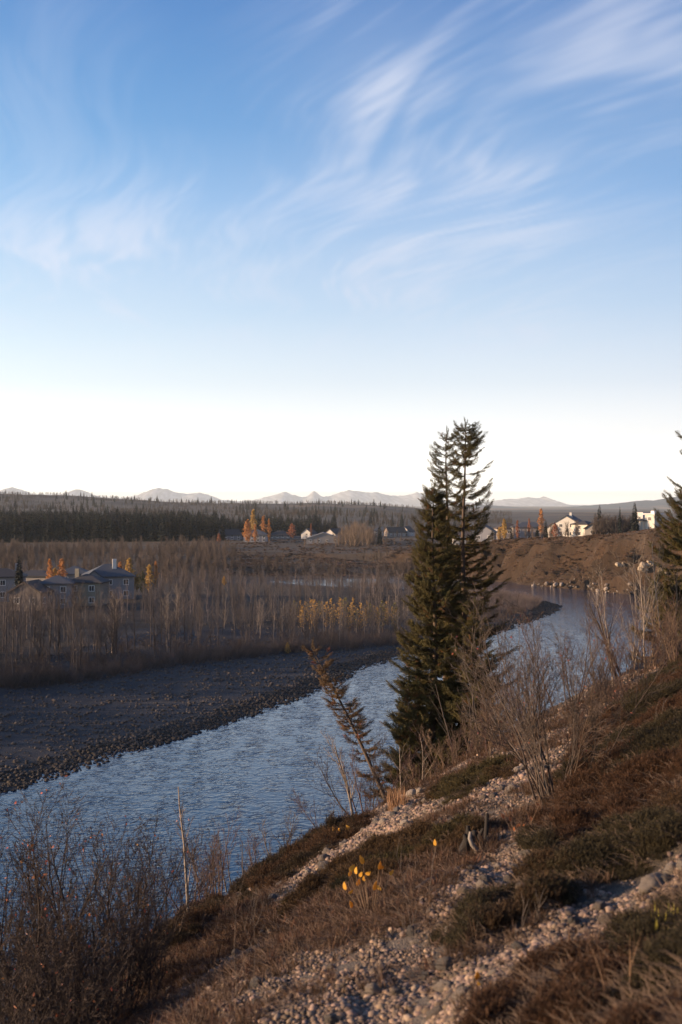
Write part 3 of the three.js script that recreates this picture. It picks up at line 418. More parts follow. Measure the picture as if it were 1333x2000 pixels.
  add(220, () => { const d = lerp(400, 520, R()), px = lerp(900, 1330, R()), x = (px - 666.5) / F * d; return hill(x, d) > valley(x, d) + 2 && nearest(LIP, x, d, false)[3] < 0 ? [x, d, 0.25 + 0.4 * R(), tone()] : null; });
  add(60, () => { const d = 402 + 8 * R(), px = lerp(1165, 1235, R()), x = (px - 666.5) / F * d; return [x, d, 0.45 + 0.35 * R(), tone()]; });
  const FS = [[], [], []]; for (let k = 0; k < 5200; k++) { const d = lerp(425, 680, R()), px = lerp(400, 900, R()), x = (px - 666.5) / F * d, e = nearest(LIP, x, d, false); if (!dry(x, d) || (e[3] < 0 && R() < 0.6)) continue; const n = n2(x * 0.03, d * 0.03); if (n < -0.15 && R() < 0.75) continue; const s = 0.2 + 0.4 * R() * R(), v = R() < 0.25 ? 1.4 : 0.4 + 0.6 * R(); FS[Math.floor(R() * 3)].push([place(x, H(x, d), -d, R() * 6.28, s * 1.5, s, s * 1.5), rgb(v * 1.1, v * 0.85, v * 0.68)]); }
  const G4 = new THREE.Group(); FS.forEach((u, k) => instanced(TUSSOCK[k], treeMats[0], u, 'brush', G4)); G4.children.forEach((c) => { c.userData.kind = 'stuff'; }); top(G4, 'field_brush', 'low brown brush over the fields before the village', 'brush', null, 'stuff');
  const G3 = new THREE.Group(); B.forEach((u, k) => instanced(FARPOP[k], treeMats[1], u, 'bare_trees', G3)); G3.children.forEach((c) => { c.userData.kind = 'stuff'; });
  top(G3, 'distant_woods', 'bare brown woods over the valley fields and far hills', 'wood', null, 'stuff');
}

// conifers
function coniferGeo(seed, h, r) { const b = new Bag(), R = rngOf(seed); for (let y = 0.06 * h; y < h; y += h * 0.028) { const t = y / h, n = Math.round(lerp(15, 6, t)); for (let k = 0; k < n; k++) { const a = R() * 6.283, L = r * Math.pow(1 - t, 0.7) * (0.65 + 0.5 * R()) + 0.25, o = V(Math.cos(a), -0.28 + 0.3 * t, Math.sin(a)).normalize(), up = (R() - 0.5) * 2.2, s = V(-Math.sin(a), up, Math.cos(a)).normalize(); b.blade(V(0, y, 0), o, L, L * 0.45 + 0.25, s, 0.12); } } b.tube([V(0, -0.5, 0), V(0, h, 0)], [h * 0.012 + 0.03, 0.02], 4); return b.geometry(); }
const CON = [coniferGeo(1, 15, 2.6), coniferGeo(2, 17, 2.9), coniferGeo(3, 13, 2.4)];
const conMat = mat(0.015, 0.02, 0.018, 1);
{
  const R = rngOf(41), A = [[], [], []], add = (x, d, s) => A[Math.floor(R() * 3)].push([place(x, valley(x, d) - 0.3, -d, R() * 6.28, s * (0.9 + 0.3 * R()), s, s), rgb(0.8 + 0.5 * R(), 0.8 + 0.45 * R(), 0.8 + 0.4 * R())]);
  for (let k = 0; k < 2600; k++) { const d = lerp(672, 850, R()), px = lerp(-140, 440, R()), x = (px - 666.5) / F * d; if (px > 330 && R() < (px - 330) / 110 * 0.8) continue; add(x, d, 0.72 + 0.4 * R()); }
  for (let k = 0; k < 900; k++) { const d = lerp(790, 1050, R()), px = lerp(300, 790, R()), x = (px - 666.5) / F * d; if (n2(x * 0.006, d * 0.01) < -0.1 + 0.5 * smooth(480, 760, px)) continue; add(x, d, 0.5 + 0.4 * R()); }
  for (let k = 0; k < 900; k++) { const d = lerp(1100, 2300, R()), px = lerp(-60, 900, R()), x = (px - 666.5) / F * d; if (n2(x * 0.004 + 7, d * 0.005) < 0.25) continue; add(x, d, 0.4 + 0.4 * R()); }
  const G = new THREE.Group(); A.forEach((u, k) => instanced(CON[k], conMat, u, 'conifers', G)); G.children.forEach((c) => { c.userData.kind = 'stuff'; });
  top(G, 'conifer_forest', 'dark conifer forest across the foot of the far hills', 'forest', null, 'stuff');
  [[1163, 1050, 416, 0.55, 'left one of the twin dark conifers on the bluff top'], [1171, 1050, 418, 0.66, 'right and taller one of the twin dark conifers on the bluff top'], [1240, 1062, 396, 0.82, 'tallest dark conifer on the bluff in front of the pale towers'], [1211, 1078, 390, 0.62, 'thin dark conifer growing out of the bluff face'], [742, 1078, 610, 0.62, 'lone dark conifer by the village right of the pale thicket'], [38, 1144, 262, 0.5, 'small dark conifer among the riverside houses at far left'], [1000, 1058, 440, 0.35, 'short dark conifer beside the yellow bluff poplars'], [1066, 1056, 432, 0.42, 'dark conifer under the orange bluff poplar'], [1050, 1056, 436, 0.38, 'squat dark conifer left of the orange bluff poplar']].forEach(([px, py, d, s, label], k) => {
    const p = at(px, py, d), o = new THREE.Group(); p.y = Math.max(H(p.x, d) - 0.3, px > 900 ? -1 : p.y); o.position.copy(p); o.scale.set(k === 3 ? s * 0.55 : s, s, k === 3 ? s * 0.55 : s); o.rotation.y = k;
    const c = part('crown', CON[k % 3], conMat, o); c.userData.kind = 'stuff'; const b = new Bag(); b.tube([V(0, -0.8, 0), V(0, 3, 0)], [0.28, 0.2], 6); part('trunk', b.geometry(), barkDark, o); top(o, 'conifer', label, 'conifer', 'single conifers in the middle distance');
  });
}

// autumn trees
function leafGeo(seed, h, w, n, size) { const b = new Bag(), R = rngOf(seed); for (let k = 0; k < n; k++) { const t = Math.pow(R(), 0.8), y = h * (0.14 + 0.86 * t), rr = w * Math.sin(Math.PI * Math.min(0.98, 0.12 + 0.86 * t)) * Math.sqrt(R()) * (0.7 + 0.5 * n2(t * 5 + seed, seed)) + 0.0, a = R() * 6.283 + 0.9 * n2(t * 9, seed), d = V(R() - 0.5, R() - 0.3, R() - 0.5).normalize(), s = V(R() - 0.5, R() - 0.5, R() - 0.5).cross(d).normalize(); b.blade(V(Math.cos(a) * rr, y, Math.sin(a) * rr), d, size * (0.6 + 0.8 * R()), size * 0.7, s, 0.1); } return b.geometry(); }
const LEAF = [leafGeo(1, 7, 1.25, 620, 0.42), leafGeo(2, 8, 1.0, 560, 0.42), leafGeo(3, 6, 1.9, 700, 0.45)];
const ORANGE = new THREE.MeshPhysicalMaterial({ color: rgb(0.42, 0.185, 0.05), roughness: 1, transmission: 0.35, thickness: 0 }), YELLOW = new THREE.MeshPhysicalMaterial({ color: rgb(0.45, 0.285, 0.07), roughness: 1, transmission: 0.35, thickness: 0 }), RUST = new THREE.MeshPhysicalMaterial({ color: rgb(0.30, 0.11, 0.05), roughness: 1, transmission: 0.3, thickness: 0 }), OLIVE = new THREE.MeshPhysicalMaterial({ color: rgb(0.13, 0.11, 0.03), roughness: 1, transmission: 0.3, thickness: 0 });
const GOLD = new THREE.MeshPhysicalMaterial({ color: rgb(0.42, 0.25, 0.06), roughness: 1, transmission: 0.3, thickness: 0 });
const stemGeo = (() => { const b = new Bag(); grow(b, V(0, -0.4, 0), V(0, 1, 0), 6.5, 0.13, 0, { levels: 1, kids: [18], ratio: [0.26], minr: 0.02, angle: [0.6], segs: 6 }, rngOf(6)); return b.geometry(); })();
function autumn(px, py, d, s, g, m, label, group, flat) { const o = new THREE.Group(), p = at(px, py, d); p.y = Math.min(Math.max(p.y, H(p.x, d) - 0.3), H(p.x, d) + 1.5); s *= 0.9 + 0.2 * ((px * 37 % 10) / 10); o.position.copy(p); { const wv = 0.8 + 0.6 * ((px * 53 + py * 17) % 10) / 10; o.scale.set(s * wv, s, s * wv); } o.rotation.y = px; part('crown', LEAF[g], m, o, 'stuff'); part('trunk', stemGeo, barkMid, o); return top(o, 'autumn_tree', label, 'tree', group); }
const gA = 'autumn trees around the houses';
[[98, 1150, 276, 1.0, 1, ORANGE, 'orange poplar, left of the pair before the blue grey roofs'], [108, 1146, 280, 0.8, 0, YELLOW, 'dull yellow poplar between the two orange ones at the houses'], [121, 1148, 278, 0.98, 1, ORANGE, 'slim orange poplar, right of the pair before the blue grey roofs'], [150, 1128, 315, 0.75, 2, ORANGE, 'round orange tree peeking over the blue grey roofs'], [200, 1128, 318, 0.75, 0, YELLOW, 'small yellow tree behind the ridge of the largest riverside house'], [214, 1128, 320, 0.65, 0, ORANGE, 'tiny orange tree behind the ridge of the largest riverside house'], [235, 1130, 305, 0.9, 0, ORANGE, 'slim amber tree just right of the largest roof'], [253, 1134, 296, 1.15, 0, YELLOW, 'bright yellow poplar right of the largest riverside house'], [278, 1148, 280, 0.85, 2, OLIVE, 'olive green bushy tree below the bright yellow poplars'], [292, 1140, 284, 0.95, 0, YELLOW, 'golden tree rising over the olive bushy tree'], [305, 1138, 290, 0.9, 1, ORANGE, 'narrow rusty orange tree right of the golden one'], [268, 1140, 290, 0.6, 2, YELLOW, 'pale yellow shrub between the yellow poplar and the golden tree'],
  [484, 1080, 640, 1.9, 2, ORANGE, 'broad orange tree in front of the grey village house'], [495, 1066, 690, 2.1, 1, YELLOW, 'tall yellow poplar behind the grey village house'], [499, 1082, 635, 1.5, 0, ORANGE, 'slim orange tree before the grey village house wall'], [515, 1066, 680, 1.7, 1, ORANGE, 'orange poplar right of the tall yellow village poplar'], [526, 1082, 640, 1.7, 1, ORANGE, 'orange tree at the right end of the grey village house'], [571, 1072, 690, 1.4, 2, RUST, 'rusty tree left of the low white village house'], [608, 1078, 690, 1.1, 1, RUST, 'rusty poplar in front of the shining white gable'],
  [428, 1078, 640, 0.9, 2, RUST, 'rusty shrub leftmost in the village'], [985, 1060, 436, 1.1, 0, YELLOW, 'dull yellow poplar on the bluff beside the pale blue gable'], [976, 1060, 440, 0.8, 0, YELLOW, 'smaller yellow poplar next to the pale blue gable'], [1011, 1060, 434, 0.85, 1, RUST, 'rusty slim poplar on the bluff edge'], [1057, 1048, 448, 1.15, 1, ORANGE, 'tall bright orange poplar in the bluff row'], [1111, 1038, 470, 1.0, 2, ORANGE, 'orange tree behind the tall white gable'], [1034, 1040, 455, 0.8, 1, RUST, 'brownish red poplar behind the long bluff house'], [1085, 1056, 428, 0.85, 2, RUST, 'rusty bush between the bluff conifer and white gable'], [1030, 1052, 720, 1.0, 2, YELLOW, 'distant yellow tree behind the bluff houses']].forEach(([px, py, d, s, g, m, label]) => autumn(px, py, d, s, g, m, label, gA));
{
  const R = rngOf(19), LEAFS = [leafGeo(7, 7, 1.7, 170, 0.36), leafGeo(8, 7, 1.5, 130, 0.36)];
  for (let k = 0; k < 34; k++) { const px = 575 + 205 * ((k + R()) / 34), py = 1168 + R() * 22 + (px < 620 ? -2 : 0), d = 232 + R() * 26, x = (px - 666.5) / F * d, g = valley(x, d), s = Math.max(0.35, (EYE - (py - HORIZON) / F * d - g) / 7), o = new THREE.Group(); o.position.set(x, g, -d); o.scale.setScalar(s); o.rotation.y = R() * 6; part('crown', LEAFS[k % 2], k % 4 ? GOLD : OLIVE, o, 'stuff'); part('trunk', stemGeo, barkMid, o); top(o, 'yellow_leaved_poplar', k % 4 ? 'thin poplar still holding golden leaves in the riverside wood' : 'thin poplar with dull olive leaves in the riverside wood', 'tree', k % 4 ? 'golden poplars in the riverside wood' : 'olive poplars in the riverside wood'); }
  [[562, 1278, 0.34, 'small yellow bush at the wood edge above the gravel bar'], [438, 1165, 0.4, 'low amber bush in a clearing of the riverside wood']].forEach(([px, py, s, label]) => { const d = py > 1200 ? 204 : 300, o = new THREE.Group(), x = (px - 666.5) / F * d; o.position.set(x, valley(x, d) - 0.4 + (py < 1200 ? 3 : 0), -d); o.scale.setScalar(s); part('crown', LEAF[2], YELLOW, o, 'stuff'); part('stem', SCRUB[0], barkMid, o); top(o, 'yellow_bush', label, 'bush'); });
}

// ───────────────────────── spruces ─────────────────────────
const sprayGeo = (seed) => {                                 // one needled spray, 1 unit long, along +x
  const b = new Bag(), R = rngOf(seed);
  const twig = (p, d, L, n) => { b.tube([p, p.clone().addScaledVector(d, L)], [0.012, 0.006], 3, false); for (let k = 0; k < n; k++) { const q = p.clone().addScaledVector(d, L * (k + R()) / n), a = R() * 6.283, s = V(0, Math.cos(a), Math.sin(a)), dir = d.clone().multiplyScalar(0.75).addScaledVector(s, 0.75).normalize(); b.blade(q, dir, 0.11 + 0.05 * R(), 0.028, V(0, -Math.sin(a), Math.cos(a)), 0); } };
  twig(V(0, 0, 0), V(1, 0, 0), 1, 44);
  for (let k = 0; k < 6; k++) { const s = k % 2 ? 1 : -1, t = 0.12 + 0.12 * k; twig(V(t, 0, 0), V(0.72, -0.12 - 0.2 * R(), s * 0.68).normalize(), 0.5 * (1.1 - t), 18); }
  return b.geometry();
};
const SPRAYS = [sprayGeo(1), sprayGeo(2)];
const needleMat = mat(0.058, 0.052, 0.013, 0.85), deadNeedle = mat(0.11, 0.075, 0.04, 0.95), spruceBark = mat(0.085, 0.062, 0.048, 0.95);
function spruce(p, h, r, o, label) {
  const R = rngOf(o.seed), g = new THREE.Group(), trunk = new Bag(), limbs = new Bag(), S = [[], []]; g.position.copy(p);
  const lean = o.lean ?? V(0, 0, 0), axis = (y) => V(lean.x * y + 0.05 * Math.sin(y * 0.9 + o.seed), y, lean.z * y + 0.05 * Math.cos(y * 0.8));
  const pts = [], rad = []; for (let k = 0; k <= 14; k++) { const y = -0.8 + (h + 0.8) * k / 14; pts.push(axis(y)); rad.push(lerp(h * 0.0125 + 0.02, 0.012, k / 14)); } trunk.tube(pts, rad, 8);
  const gap = o.gap ?? 0.3, m = new THREE.Matrix4(), qx = V(1, 0, 0), zero = V(0, 0, 0);
  for (let y = h * (o.from ?? 0.04); y < h - 0.1; y += gap * (0.75 + 0.5 * R())) {
    const t = y / h, dens = o.dens ? o.dens(t) : 1, n = Math.max(1, Math.round((o.whorl ?? 6) * dens * (0.75 + 0.5 * R())));
    for (let k = 0; k < n; k++) {
      const a = R() * 6.283 + k * 2.4, side = o.side ? o.side(a, t, R) : 1, L = (r * Math.pow(1 - t, o.pow ?? 0.8) * (0.6 + 0.55 * R()) + 0.16 + 0.14 * (1 - t)) * side; if (L < 0.12) continue;
      const rise = lerp(-0.34, 0.30, smooth(0.15, 1, t)) + (R() - 0.5) * 0.25, out = V(Math.cos(a), 0, Math.sin(a)), bp = [], br = [], N = Math.max(3, Math.ceil(L / 0.16));
      const o0 = axis(y + (R() - 0.5) * 0.12); for (let q = 0; q <= N; q++) { const f = q / N; bp.push(o0.clone().addScaledVector(out, L * f).add(V((R() - 0.5) * 0.04, L * (rise * f + 0.38 * f * f * f - 0.12 * f), (R() - 0.5) * 0.04))); br.push(lerp(0.008 + L * 0.011, 0.004, f)); }
      limbs.tube(bp, br, 3);
      const bare = o.bare ?? 0.12, cnt = Math.ceil(L * 1.5 * (o.fol ?? 15) * (o.folT ? o.folT(t) : 1));
      for (let q = 0; q < cnt; q++) {
        const f = lerp(bare, 1, (q + R()) / cnt), i = Math.min(N - 1, Math.floor(f * N)), at0 = bp[i].clone().lerp(bp[i + 1], f * N - i), dir = bp[i + 1].clone().sub(bp[i]).normalize();
        const s = (R() < 0.5 ? -1 : 1) * (0.25 + 0.9 * R()) * (1 - 0.6 * f), d2 = dir.multiplyScalar(0.8).addScaledVector(V(-out.z, 0, out.x), s).add(V(0, -0.30 * R() + (o.perk ?? 0.10), 0)).normalize(), sz = (0.2 + 0.16 * R()) * (o.spray ?? 1) * (0.75 + 0.4 * (1 - t));
        const qn = new THREE.Quaternion().setFromUnitVectors(qx, d2).multiply(new THREE.Quaternion().setFromAxisAngle(qx, R() * 6.283));
        const v = 0.7 + 0.6 * R(), br0 = R() < (o.brown ?? 0.06) ? 1 : 0; S[R() < 0.5 ? 0 : 1].push([m.clone().compose(at0, qn, V(sz, sz, sz)), rgb(v * (1 + 0.7 * br0 + 0.15 * R()), v * (1 - 0.1 * br0), v * (0.8 + 0.3 * R()))]);
      }
    }
  }
  for (let k = 0; k < 5; k++) S[0].push([m.clone().compose(axis(h - 0.08 * k), new THREE.Quaternion().setFromUnitVectors(qx, V(R() - 0.5, 1.6, R() - 0.5).normalize()), V(0.3, 0.3, 0.3)), rgb(1, 1, 1)]);
  void zero;
  part('trunk', trunk.geometry(), spruceBark, g); part('limbs', limbs.geometry(), spruceBark, g, 'stuff');
  S.forEach((s, k) => { const c = instanced(SPRAYS[k], o.mat ?? needleMat, s, 'crown', g); c.userData.kind = 'stuff'; });
  return top(g, o.name ?? 'spruce_tree', label, 'spruce', o.group ?? 'spruces on the slope edge');
}
const foot = (px, d, dy = 0) => { const p = stand(px, d); p.y += dy; return p; };
const hTo = (p, py) => { const d = -p.z; return EYE - (py - HORIZON) / F * d - p.y; };
{
  let p = foot(874, 43.5, -0.5); spruce(p, hTo(p, 848), 1.35, { seed: 5, whorl: 6, gap: 0.28, dens: (t) => t > 0.62 && t < 0.86 ? 0.75 : 1, fol: 13, pow: 0.55 }, 'slender spruce with the left and lower of the twin tops');
  p = foot(907, 42.5, -0.4); spruce(p, hTo(p, 831), 1.6, { seed: 9, whorl: 6, gap: 0.32, dens: (t) => t > 0.88 ? 1.6 : 0.9, fol: 14, pow: 0.5, bare: 0.1, perk: -0.02, side: (a) => Math.cos(a) > 0.2 ? 1.05 : 0.8 }, 'tallest spruce with bare trunk gaps and long right hand branches');
  p = foot(848, 41.2, -0.5); spruce(p, hTo(p, 952), 1.5, { seed: 21, whorl: 8, gap: 0.25, fol: 19, pow: 0.72, spray: 1.08 }, 'dense full spruce standing in front of the twin tops');
  p = foot(925, 40.2, -0.3); spruce(p, hTo(p, 1180), 1.05, { seed: 33, whorl: 7, gap: 0.24, fol: 20, pow: 0.7 }, 'shortest spruce at the right foot of the spruce group');
  p = foot(800, 40.5, -0.3); spruce(p, hTo(p, 1330), 0.75, { seed: 37, whorl: 7, gap: 0.22, fol: 20 }, 'young spruce skirting the left foot of the spruce group');
  p = foot(1412, 45); spruce(p, hTo(p, 640), 1.6, { seed: 51, whorl: 4, gap: 0.5, fol: 14, pow: 0.25 }, 'tall spruce outside the right edge with only branch tips in view');
  p = foot(1347, 47); spruce(p, hTo(p, 965), 1.5, { seed: 53, whorl: 9, gap: 0.26, fol: 17, pow: 0.35, dens: (t) => t > 0.5 ? 1.3 : 0.7 }, 'bushy spruce cut by the right picture edge');
  p = foot(1296, 50); spruce(p, hTo(p, 1120), 1.1, { seed: 57, whorl: 6, gap: 0.28, fol: 14, pow: 0.4, dens: (t) => 0.8 }, 'small ragged spruce below the bushy one at right');
  // leaning, half dead spruce
  p = foot(792, 40, -0.2); const h = hTo(p, 1262), tipx = (610 - 792) / F * 40; spruce(p, h, 0.34, { seed: 61, whorl: 4, gap: 0.22, fol: 15, pow: 0.3, from: 0.1, lean: V(tipx / h, 0, 0.02), mat: deadNeedle, spray: 0.85, name: 'leaning_spruce', group: 'leaning trees', dens: (t) => t > 0.5 ? 1.3 : 0.5 }, 'thin brown leaning spruce over the river');
}

// ───────────────────────── bare shrubs and saplings on the slope ─────────────────────────
const TWIG = { shadeDark: mat(0.034, 0.024, 0.021, 0.95), red: mat(0.075, 0.042, 0.038, 0.9), grey: mat(0.10, 0.08, 0.068, 0.9), pale: mat(0.22, 0.18, 0.145, 0.85), dark: mat(0.045, 0.032, 0.027, 0.95), tan: mat(0.15, 0.1, 0.065, 0.9), brown: mat(0.075, 0.05, 0.036, 0.9) };  // darkest twig tone has the shade of the corner thicket put into it
const leafTiny = (() => { const b = new Bag(); b.blade(V(0, 0, 0), V(1, 0, 0), 1, 0.62, V(0, 0.25, 1).normalize(), 0.15); return b.geometry(); })();
function shrub(p, o, label) {
  const R = rngOf(o.seed), g = new THREE.Group(); g.position.copy(p); const nodes = [];
  for (let s = 0; s < o.stems; s++) {
    const b = new Bag(), a = o.az ? o.az(R) : R() * 6.283, tilt = (o.spread ?? 0.5) * (0.25 + 0.9 * R()), base = V(Math.cos(a) * (o.base ?? 0.2) * R(), -0.1, Math.sin(a) * (o.base ?? 0.2) * R());
    grow(b, base, V(Math.cos(a) * tilt, 1, Math.sin(a) * tilt), o.h * (0.6 + 0.5 * R()), o.r * (0.7 + 0.6 * R()), 0, { levels: o.levels ?? 3, kids: o.kids ?? [8, 5, 3], from: [0.28, 0.2, 0.2], ratio: o.ratio ?? [0.42, 0.48, 0.5], thin: [0.5, 0.55, 0.6], angle: o.angle ?? [0.55, 0.6, 0.6], minr: o.minr ?? 0.0035, wander: o.wander ?? 0.22, lift: o.lift ?? 0.1, lift0: o.lift0 ?? 0.04, segs: 8, sides: 6, nodes: o.leaves ? nodes : null }, R);
    part('stem', b.geometry(), Array.isArray(o.mat) ? o.mat[s % o.mat.length] : o.mat, g);
  }
  if (o.leaves) { const L = []; for (let k = 0; k < o.leaves; k++) { const [q, d] = nodes[Math.floor(R() * nodes.length)], sz = (o.leafSize ?? 0.045) * (0.6 + 0.8 * R()); L.push([new THREE.Matrix4().compose(q, new THREE.Quaternion().setFromEuler(new THREE.Euler(R() * 6, R() * 6, R() * 6)), V(sz, sz, sz)), rgb(0.6 + 0.7 * R(), 0.5 + 0.6 * R(), 0.7 + 0.3 * R())]); void d; } const c = instanced(leafTiny, o.leafMat, L, 'leaves', g); c.userData.kind = 'stuff'; }
  return top(g, o.name ?? 'bare_shrub', label, o.category ?? 'shrub', o.group);
}
const LEAFY = { orange: new THREE.MeshPhysicalMaterial({ color: rgb(0.42, 0.15, 0.05), roughness: 0.9, transmission: 0.35, thickness: 0 }), gold: new THREE.MeshPhysicalMaterial({ color: rgb(0.7, 0.38, 0.025), roughness: 0.8, transmission: 0.4, thickness: 0 }), rust: new THREE.MeshPhysicalMaterial({ color: rgb(0.25, 0.1, 0.06), roughness: 0.9, transmission: 0.3, thickness: 0 }) };
const spot = (px, py, dy = 0) => { const [x, d] = ground(px, py); return V(x, H(x, d) + dy, -d); };
const gS = 'leafless shrubs on the near slope';
shrub(spot(1085, 1556), { seed: 101, stems: 26, h: 2.25, r: 0.0115, spread: 0.85, base: 0.3, kids: [8, 5, 3], minr: 0.003, wander: 0.3, mat: [TWIG.dark, TWIG.brown, TWIG.dark, TWIG.grey], leaves: 60, leafMat: LEAFY.rust, leafSize: 0.03, group: gS }, 'large many stemmed bare willow in the middle of the slope');
shrub(foot(1030, 30), { seed: 103, stems: 9, h: 2.4, r: 0.016, spread: 0.35, base: 0.5, kids: [9, 5, 3], mat: [TWIG.red, TWIG.grey], group: gS }, 'tall reddish thicket right of the spruces behind the big willow');
shrub(foot(1120, 33), { seed: 104, stems: 8, h: 2.6, r: 0.018, spread: 0.4, base: 0.6, kids: [9, 6, 3], mat: [TWIG.red, TWIG.brown], leaves: 40, leafMat: LEAFY.rust, leafSize: 0.05, group: gS }, 'reddish bare thicket directly behind the big willow');
shrub(foot(1195, 36), { seed: 105, stems: 5, h: 3.4, r: 0.021, spread: 0.22, base: 0.7, kids: [10, 5, 3], mat: [TWIG.pale, TWIG.grey], name: 'bare_sapling', category: 'tree', group: gS }, 'cluster of pale stemmed bare saplings against the river bend');
shrub(foot(1222, 39), { seed: 106, stems: 2, h: 3.9, r: 0.045, spread: 0.5, base: 0.2, az: (R) => Math.PI + 0.5 * R(), kids: [9, 6, 3], mat: TWIG.dark, lift0: 0.0, name: 'bare_sapling', category: 'tree', group: gS }, 'dark crooked bare tree leaning left over the river bend');
shrub(foot(1252, 38), { seed: 107, stems: 1, h: 3.3, r: 0.03, spread: 0.1, kids: [7, 3], levels: 2, mat: TWIG.pale, name: 'bare_sapling', category: 'tree', group: gS }, 'single upright pale sapling beside the crooked dark tree');
shrub(foot(1308, 44), { seed: 108, stems: 3, h: 4.6, r: 0.04, spread: 0.35, base: 0.3, kids: [9, 5, 3], mat: [TWIG.pale, TWIG.tan], name: 'bare_sapling', category: 'tree', group: gS }, 'pale limbed bare tree tangled with the spruces at right');
[[1270, 36, 1.7], [1310, 34, 1.6], [1225, 33, 1.3], [1340, 31, 1.5], [1180, 30, 1.2]].forEach(([px, d, h], k) => shrub(foot(px, d), { seed: 120 + k, stems: 14, h, r: 0.012, spread: 0.6, base: 0.7, levels: 2, kids: [12, 5], mat: [TWIG.brown, TWIG.red, TWIG.tan], minr: 0.004, group: gS }, ['rusty twig bush under the pale limbed tree', 'low rusty twig bush at the right edge of the slope crest', 'rusty twig bush below the upright pale sapling', 'rusty twig bush cut by the right edge below the spruces', 'smallest rusty twig bush right of the big willow'][k]));
// around the spruce foot
shrub(foot(838, 37.5), { seed: 131, stems: 1, h: 3.4, r: 0.034, spread: 0.05, kids: [7, 3], levels: 2, az: () => Math.PI, angle: [0.75, 0.6], mat: TWIG.pale, name: 'bare_sapling', category: 'tree', group: 'saplings before the spruces' }, 'bent pale sapling standing in front of the dense spruce');
shrub(foot(790, 35.5), { seed: 132, stems: 1, h: 2.0, r: 0.026, spread: 0.05, kids: [4, 2], levels: 2, az: () => Math.PI, mat: TWIG.pale, name: 'bare_sapling', category: 'tree', group: 'saplings before the spruces' }, 'short pale sapling at the left foot of the spruces');
shrub(foot(905, 37), { seed: 133, stems: 2, h: 2.6, r: 0.022, spread: 0.2, kids: [5, 3], levels: 2, mat: TWIG.grey, name: 'bare_sapling', category: 'tree', group: 'saplings before the spruces' }, 'thin grey sapling before the tallest spruce trunk');
shrub(foot(950, 36), { seed: 134, stems: 3, h: 3.0, r: 0.022, spread: 0.25, kids: [7, 4], levels: 2, mat: TWIG.grey, name: 'bare_sapling', category: 'tree', group: 'saplings before the spruces' }, 'grey sapling clump at the right foot of the spruces');
[[880, 36.5, 1.5], [945, 34, 1.6], [985, 33, 1.4], [835, 35, 1.0], [905, 33, 1.0], [1010, 28, 1.2], [960, 29, 1.0], [790, 34, 0.9]].forEach(([px, d, h], k) => shrub(foot(px, d), { seed: 140 + k, stems: 13, h, r: 0.011, spread: 0.55, base: 0.6, levels: 2, kids: [10, 5], mat: [TWIG.brown, TWIG.red, TWIG.tan], minr: 0.0045, group: 'brown twig bushes at the spruce foot' }, ['brown twig bush under the dense spruce', 'tallest brown twig bush under the tallest spruce', 'reddish twig bush right of the shortest spruce', 'low twig bush left of the bent pale sapling', 'low twig bush in front of the thin grey sapling', 'twig bush between the spruces and the big willow', 'twig bush on the mossy rise before the spruces', 'lowest twig bush left of the short pale sapling'][k]));
shrub(foot(694, 31), { seed: 151, stems: 1, h: 2.9, r: 0.035, spread: 0.05, az: () => Math.PI, kids: [10, 5, 3], mat: TWIG.pale, name: 'bare_sapling', category: 'tree', group: gS }, 'pale trunked bare sapling under the leaning spruce');
shrub(foot(716, 31.5), { seed: 152, stems: 8, h: 2.2, r: 0.018, spread: 0.7, base: 0.3, kids: [9, 6, 3], mat: [TWIG.red, TWIG.dark], group: gS }, 'reddish bare bush tangled below the leaning spruce');
shrub(foot(660, 30.5), { seed: 153, stems: 6, h: 1.6, r: 0.014, spread: 0.8, base: 0.3, kids: [9, 6, 3], mat: [TWIG.red, TWIG.brown], group: gS }, 'low red twig bush left of the pale trunked sapling');
shrub(foot(548, 28), { seed: 154, stems: 3, h: 1.5, r: 0.02, spread: 0.3, kids: [9, 5, 3], mat: [TWIG.grey, TWIG.dark], group: gS }, 'small grey bare bush on the mossy crest over the river');
shrub(foot(505, 27), { seed: 155, stems: 3, h: 1.2, r: 0.015, spread: 0.35, kids: [8, 5, 2], mat: TWIG.red, group: gS }, 'tiny red bare bush left of the grey one on the crest');
shrub(foot(460, 26), { seed: 156, stems: 4, h: 1.5, r: 0.014, spread: 0.15, base: 0.35, kids: [5, 3], levels: 2, mat: TWIG.grey, group: gS }, 'cluster of thin upright stems on the crest by the river');
shrub(foot(350, 21.5), { seed: 157, stems: 1, h: 2.45, r: 0.034, spread: 0.04, az: () => 0.5, kids: [4, 2], levels: 2, ratio: [0.2, 0.4], mat: TWIG.pale, name: 'bare_sapling', category: 'tree', group: gS }, 'lone straight pale stick of a sapling over the water');
[[400, 23, 1.6], [430, 24, 1.3], [375, 22, 1.2]].forEach(([px, d, h], k) => shrub(foot(px, d), { seed: 160 + k, stems: 6, h, r: 0.013, spread: 0.45, base: 0.3, kids: [9, 5, 2], mat: [TWIG.red, TWIG.brown], group: gS }, ['arching red bush right of the lone pale stick', 'brown bush left of the thin upright stems', 'small bush at the foot of the lone pale stick'][k]));
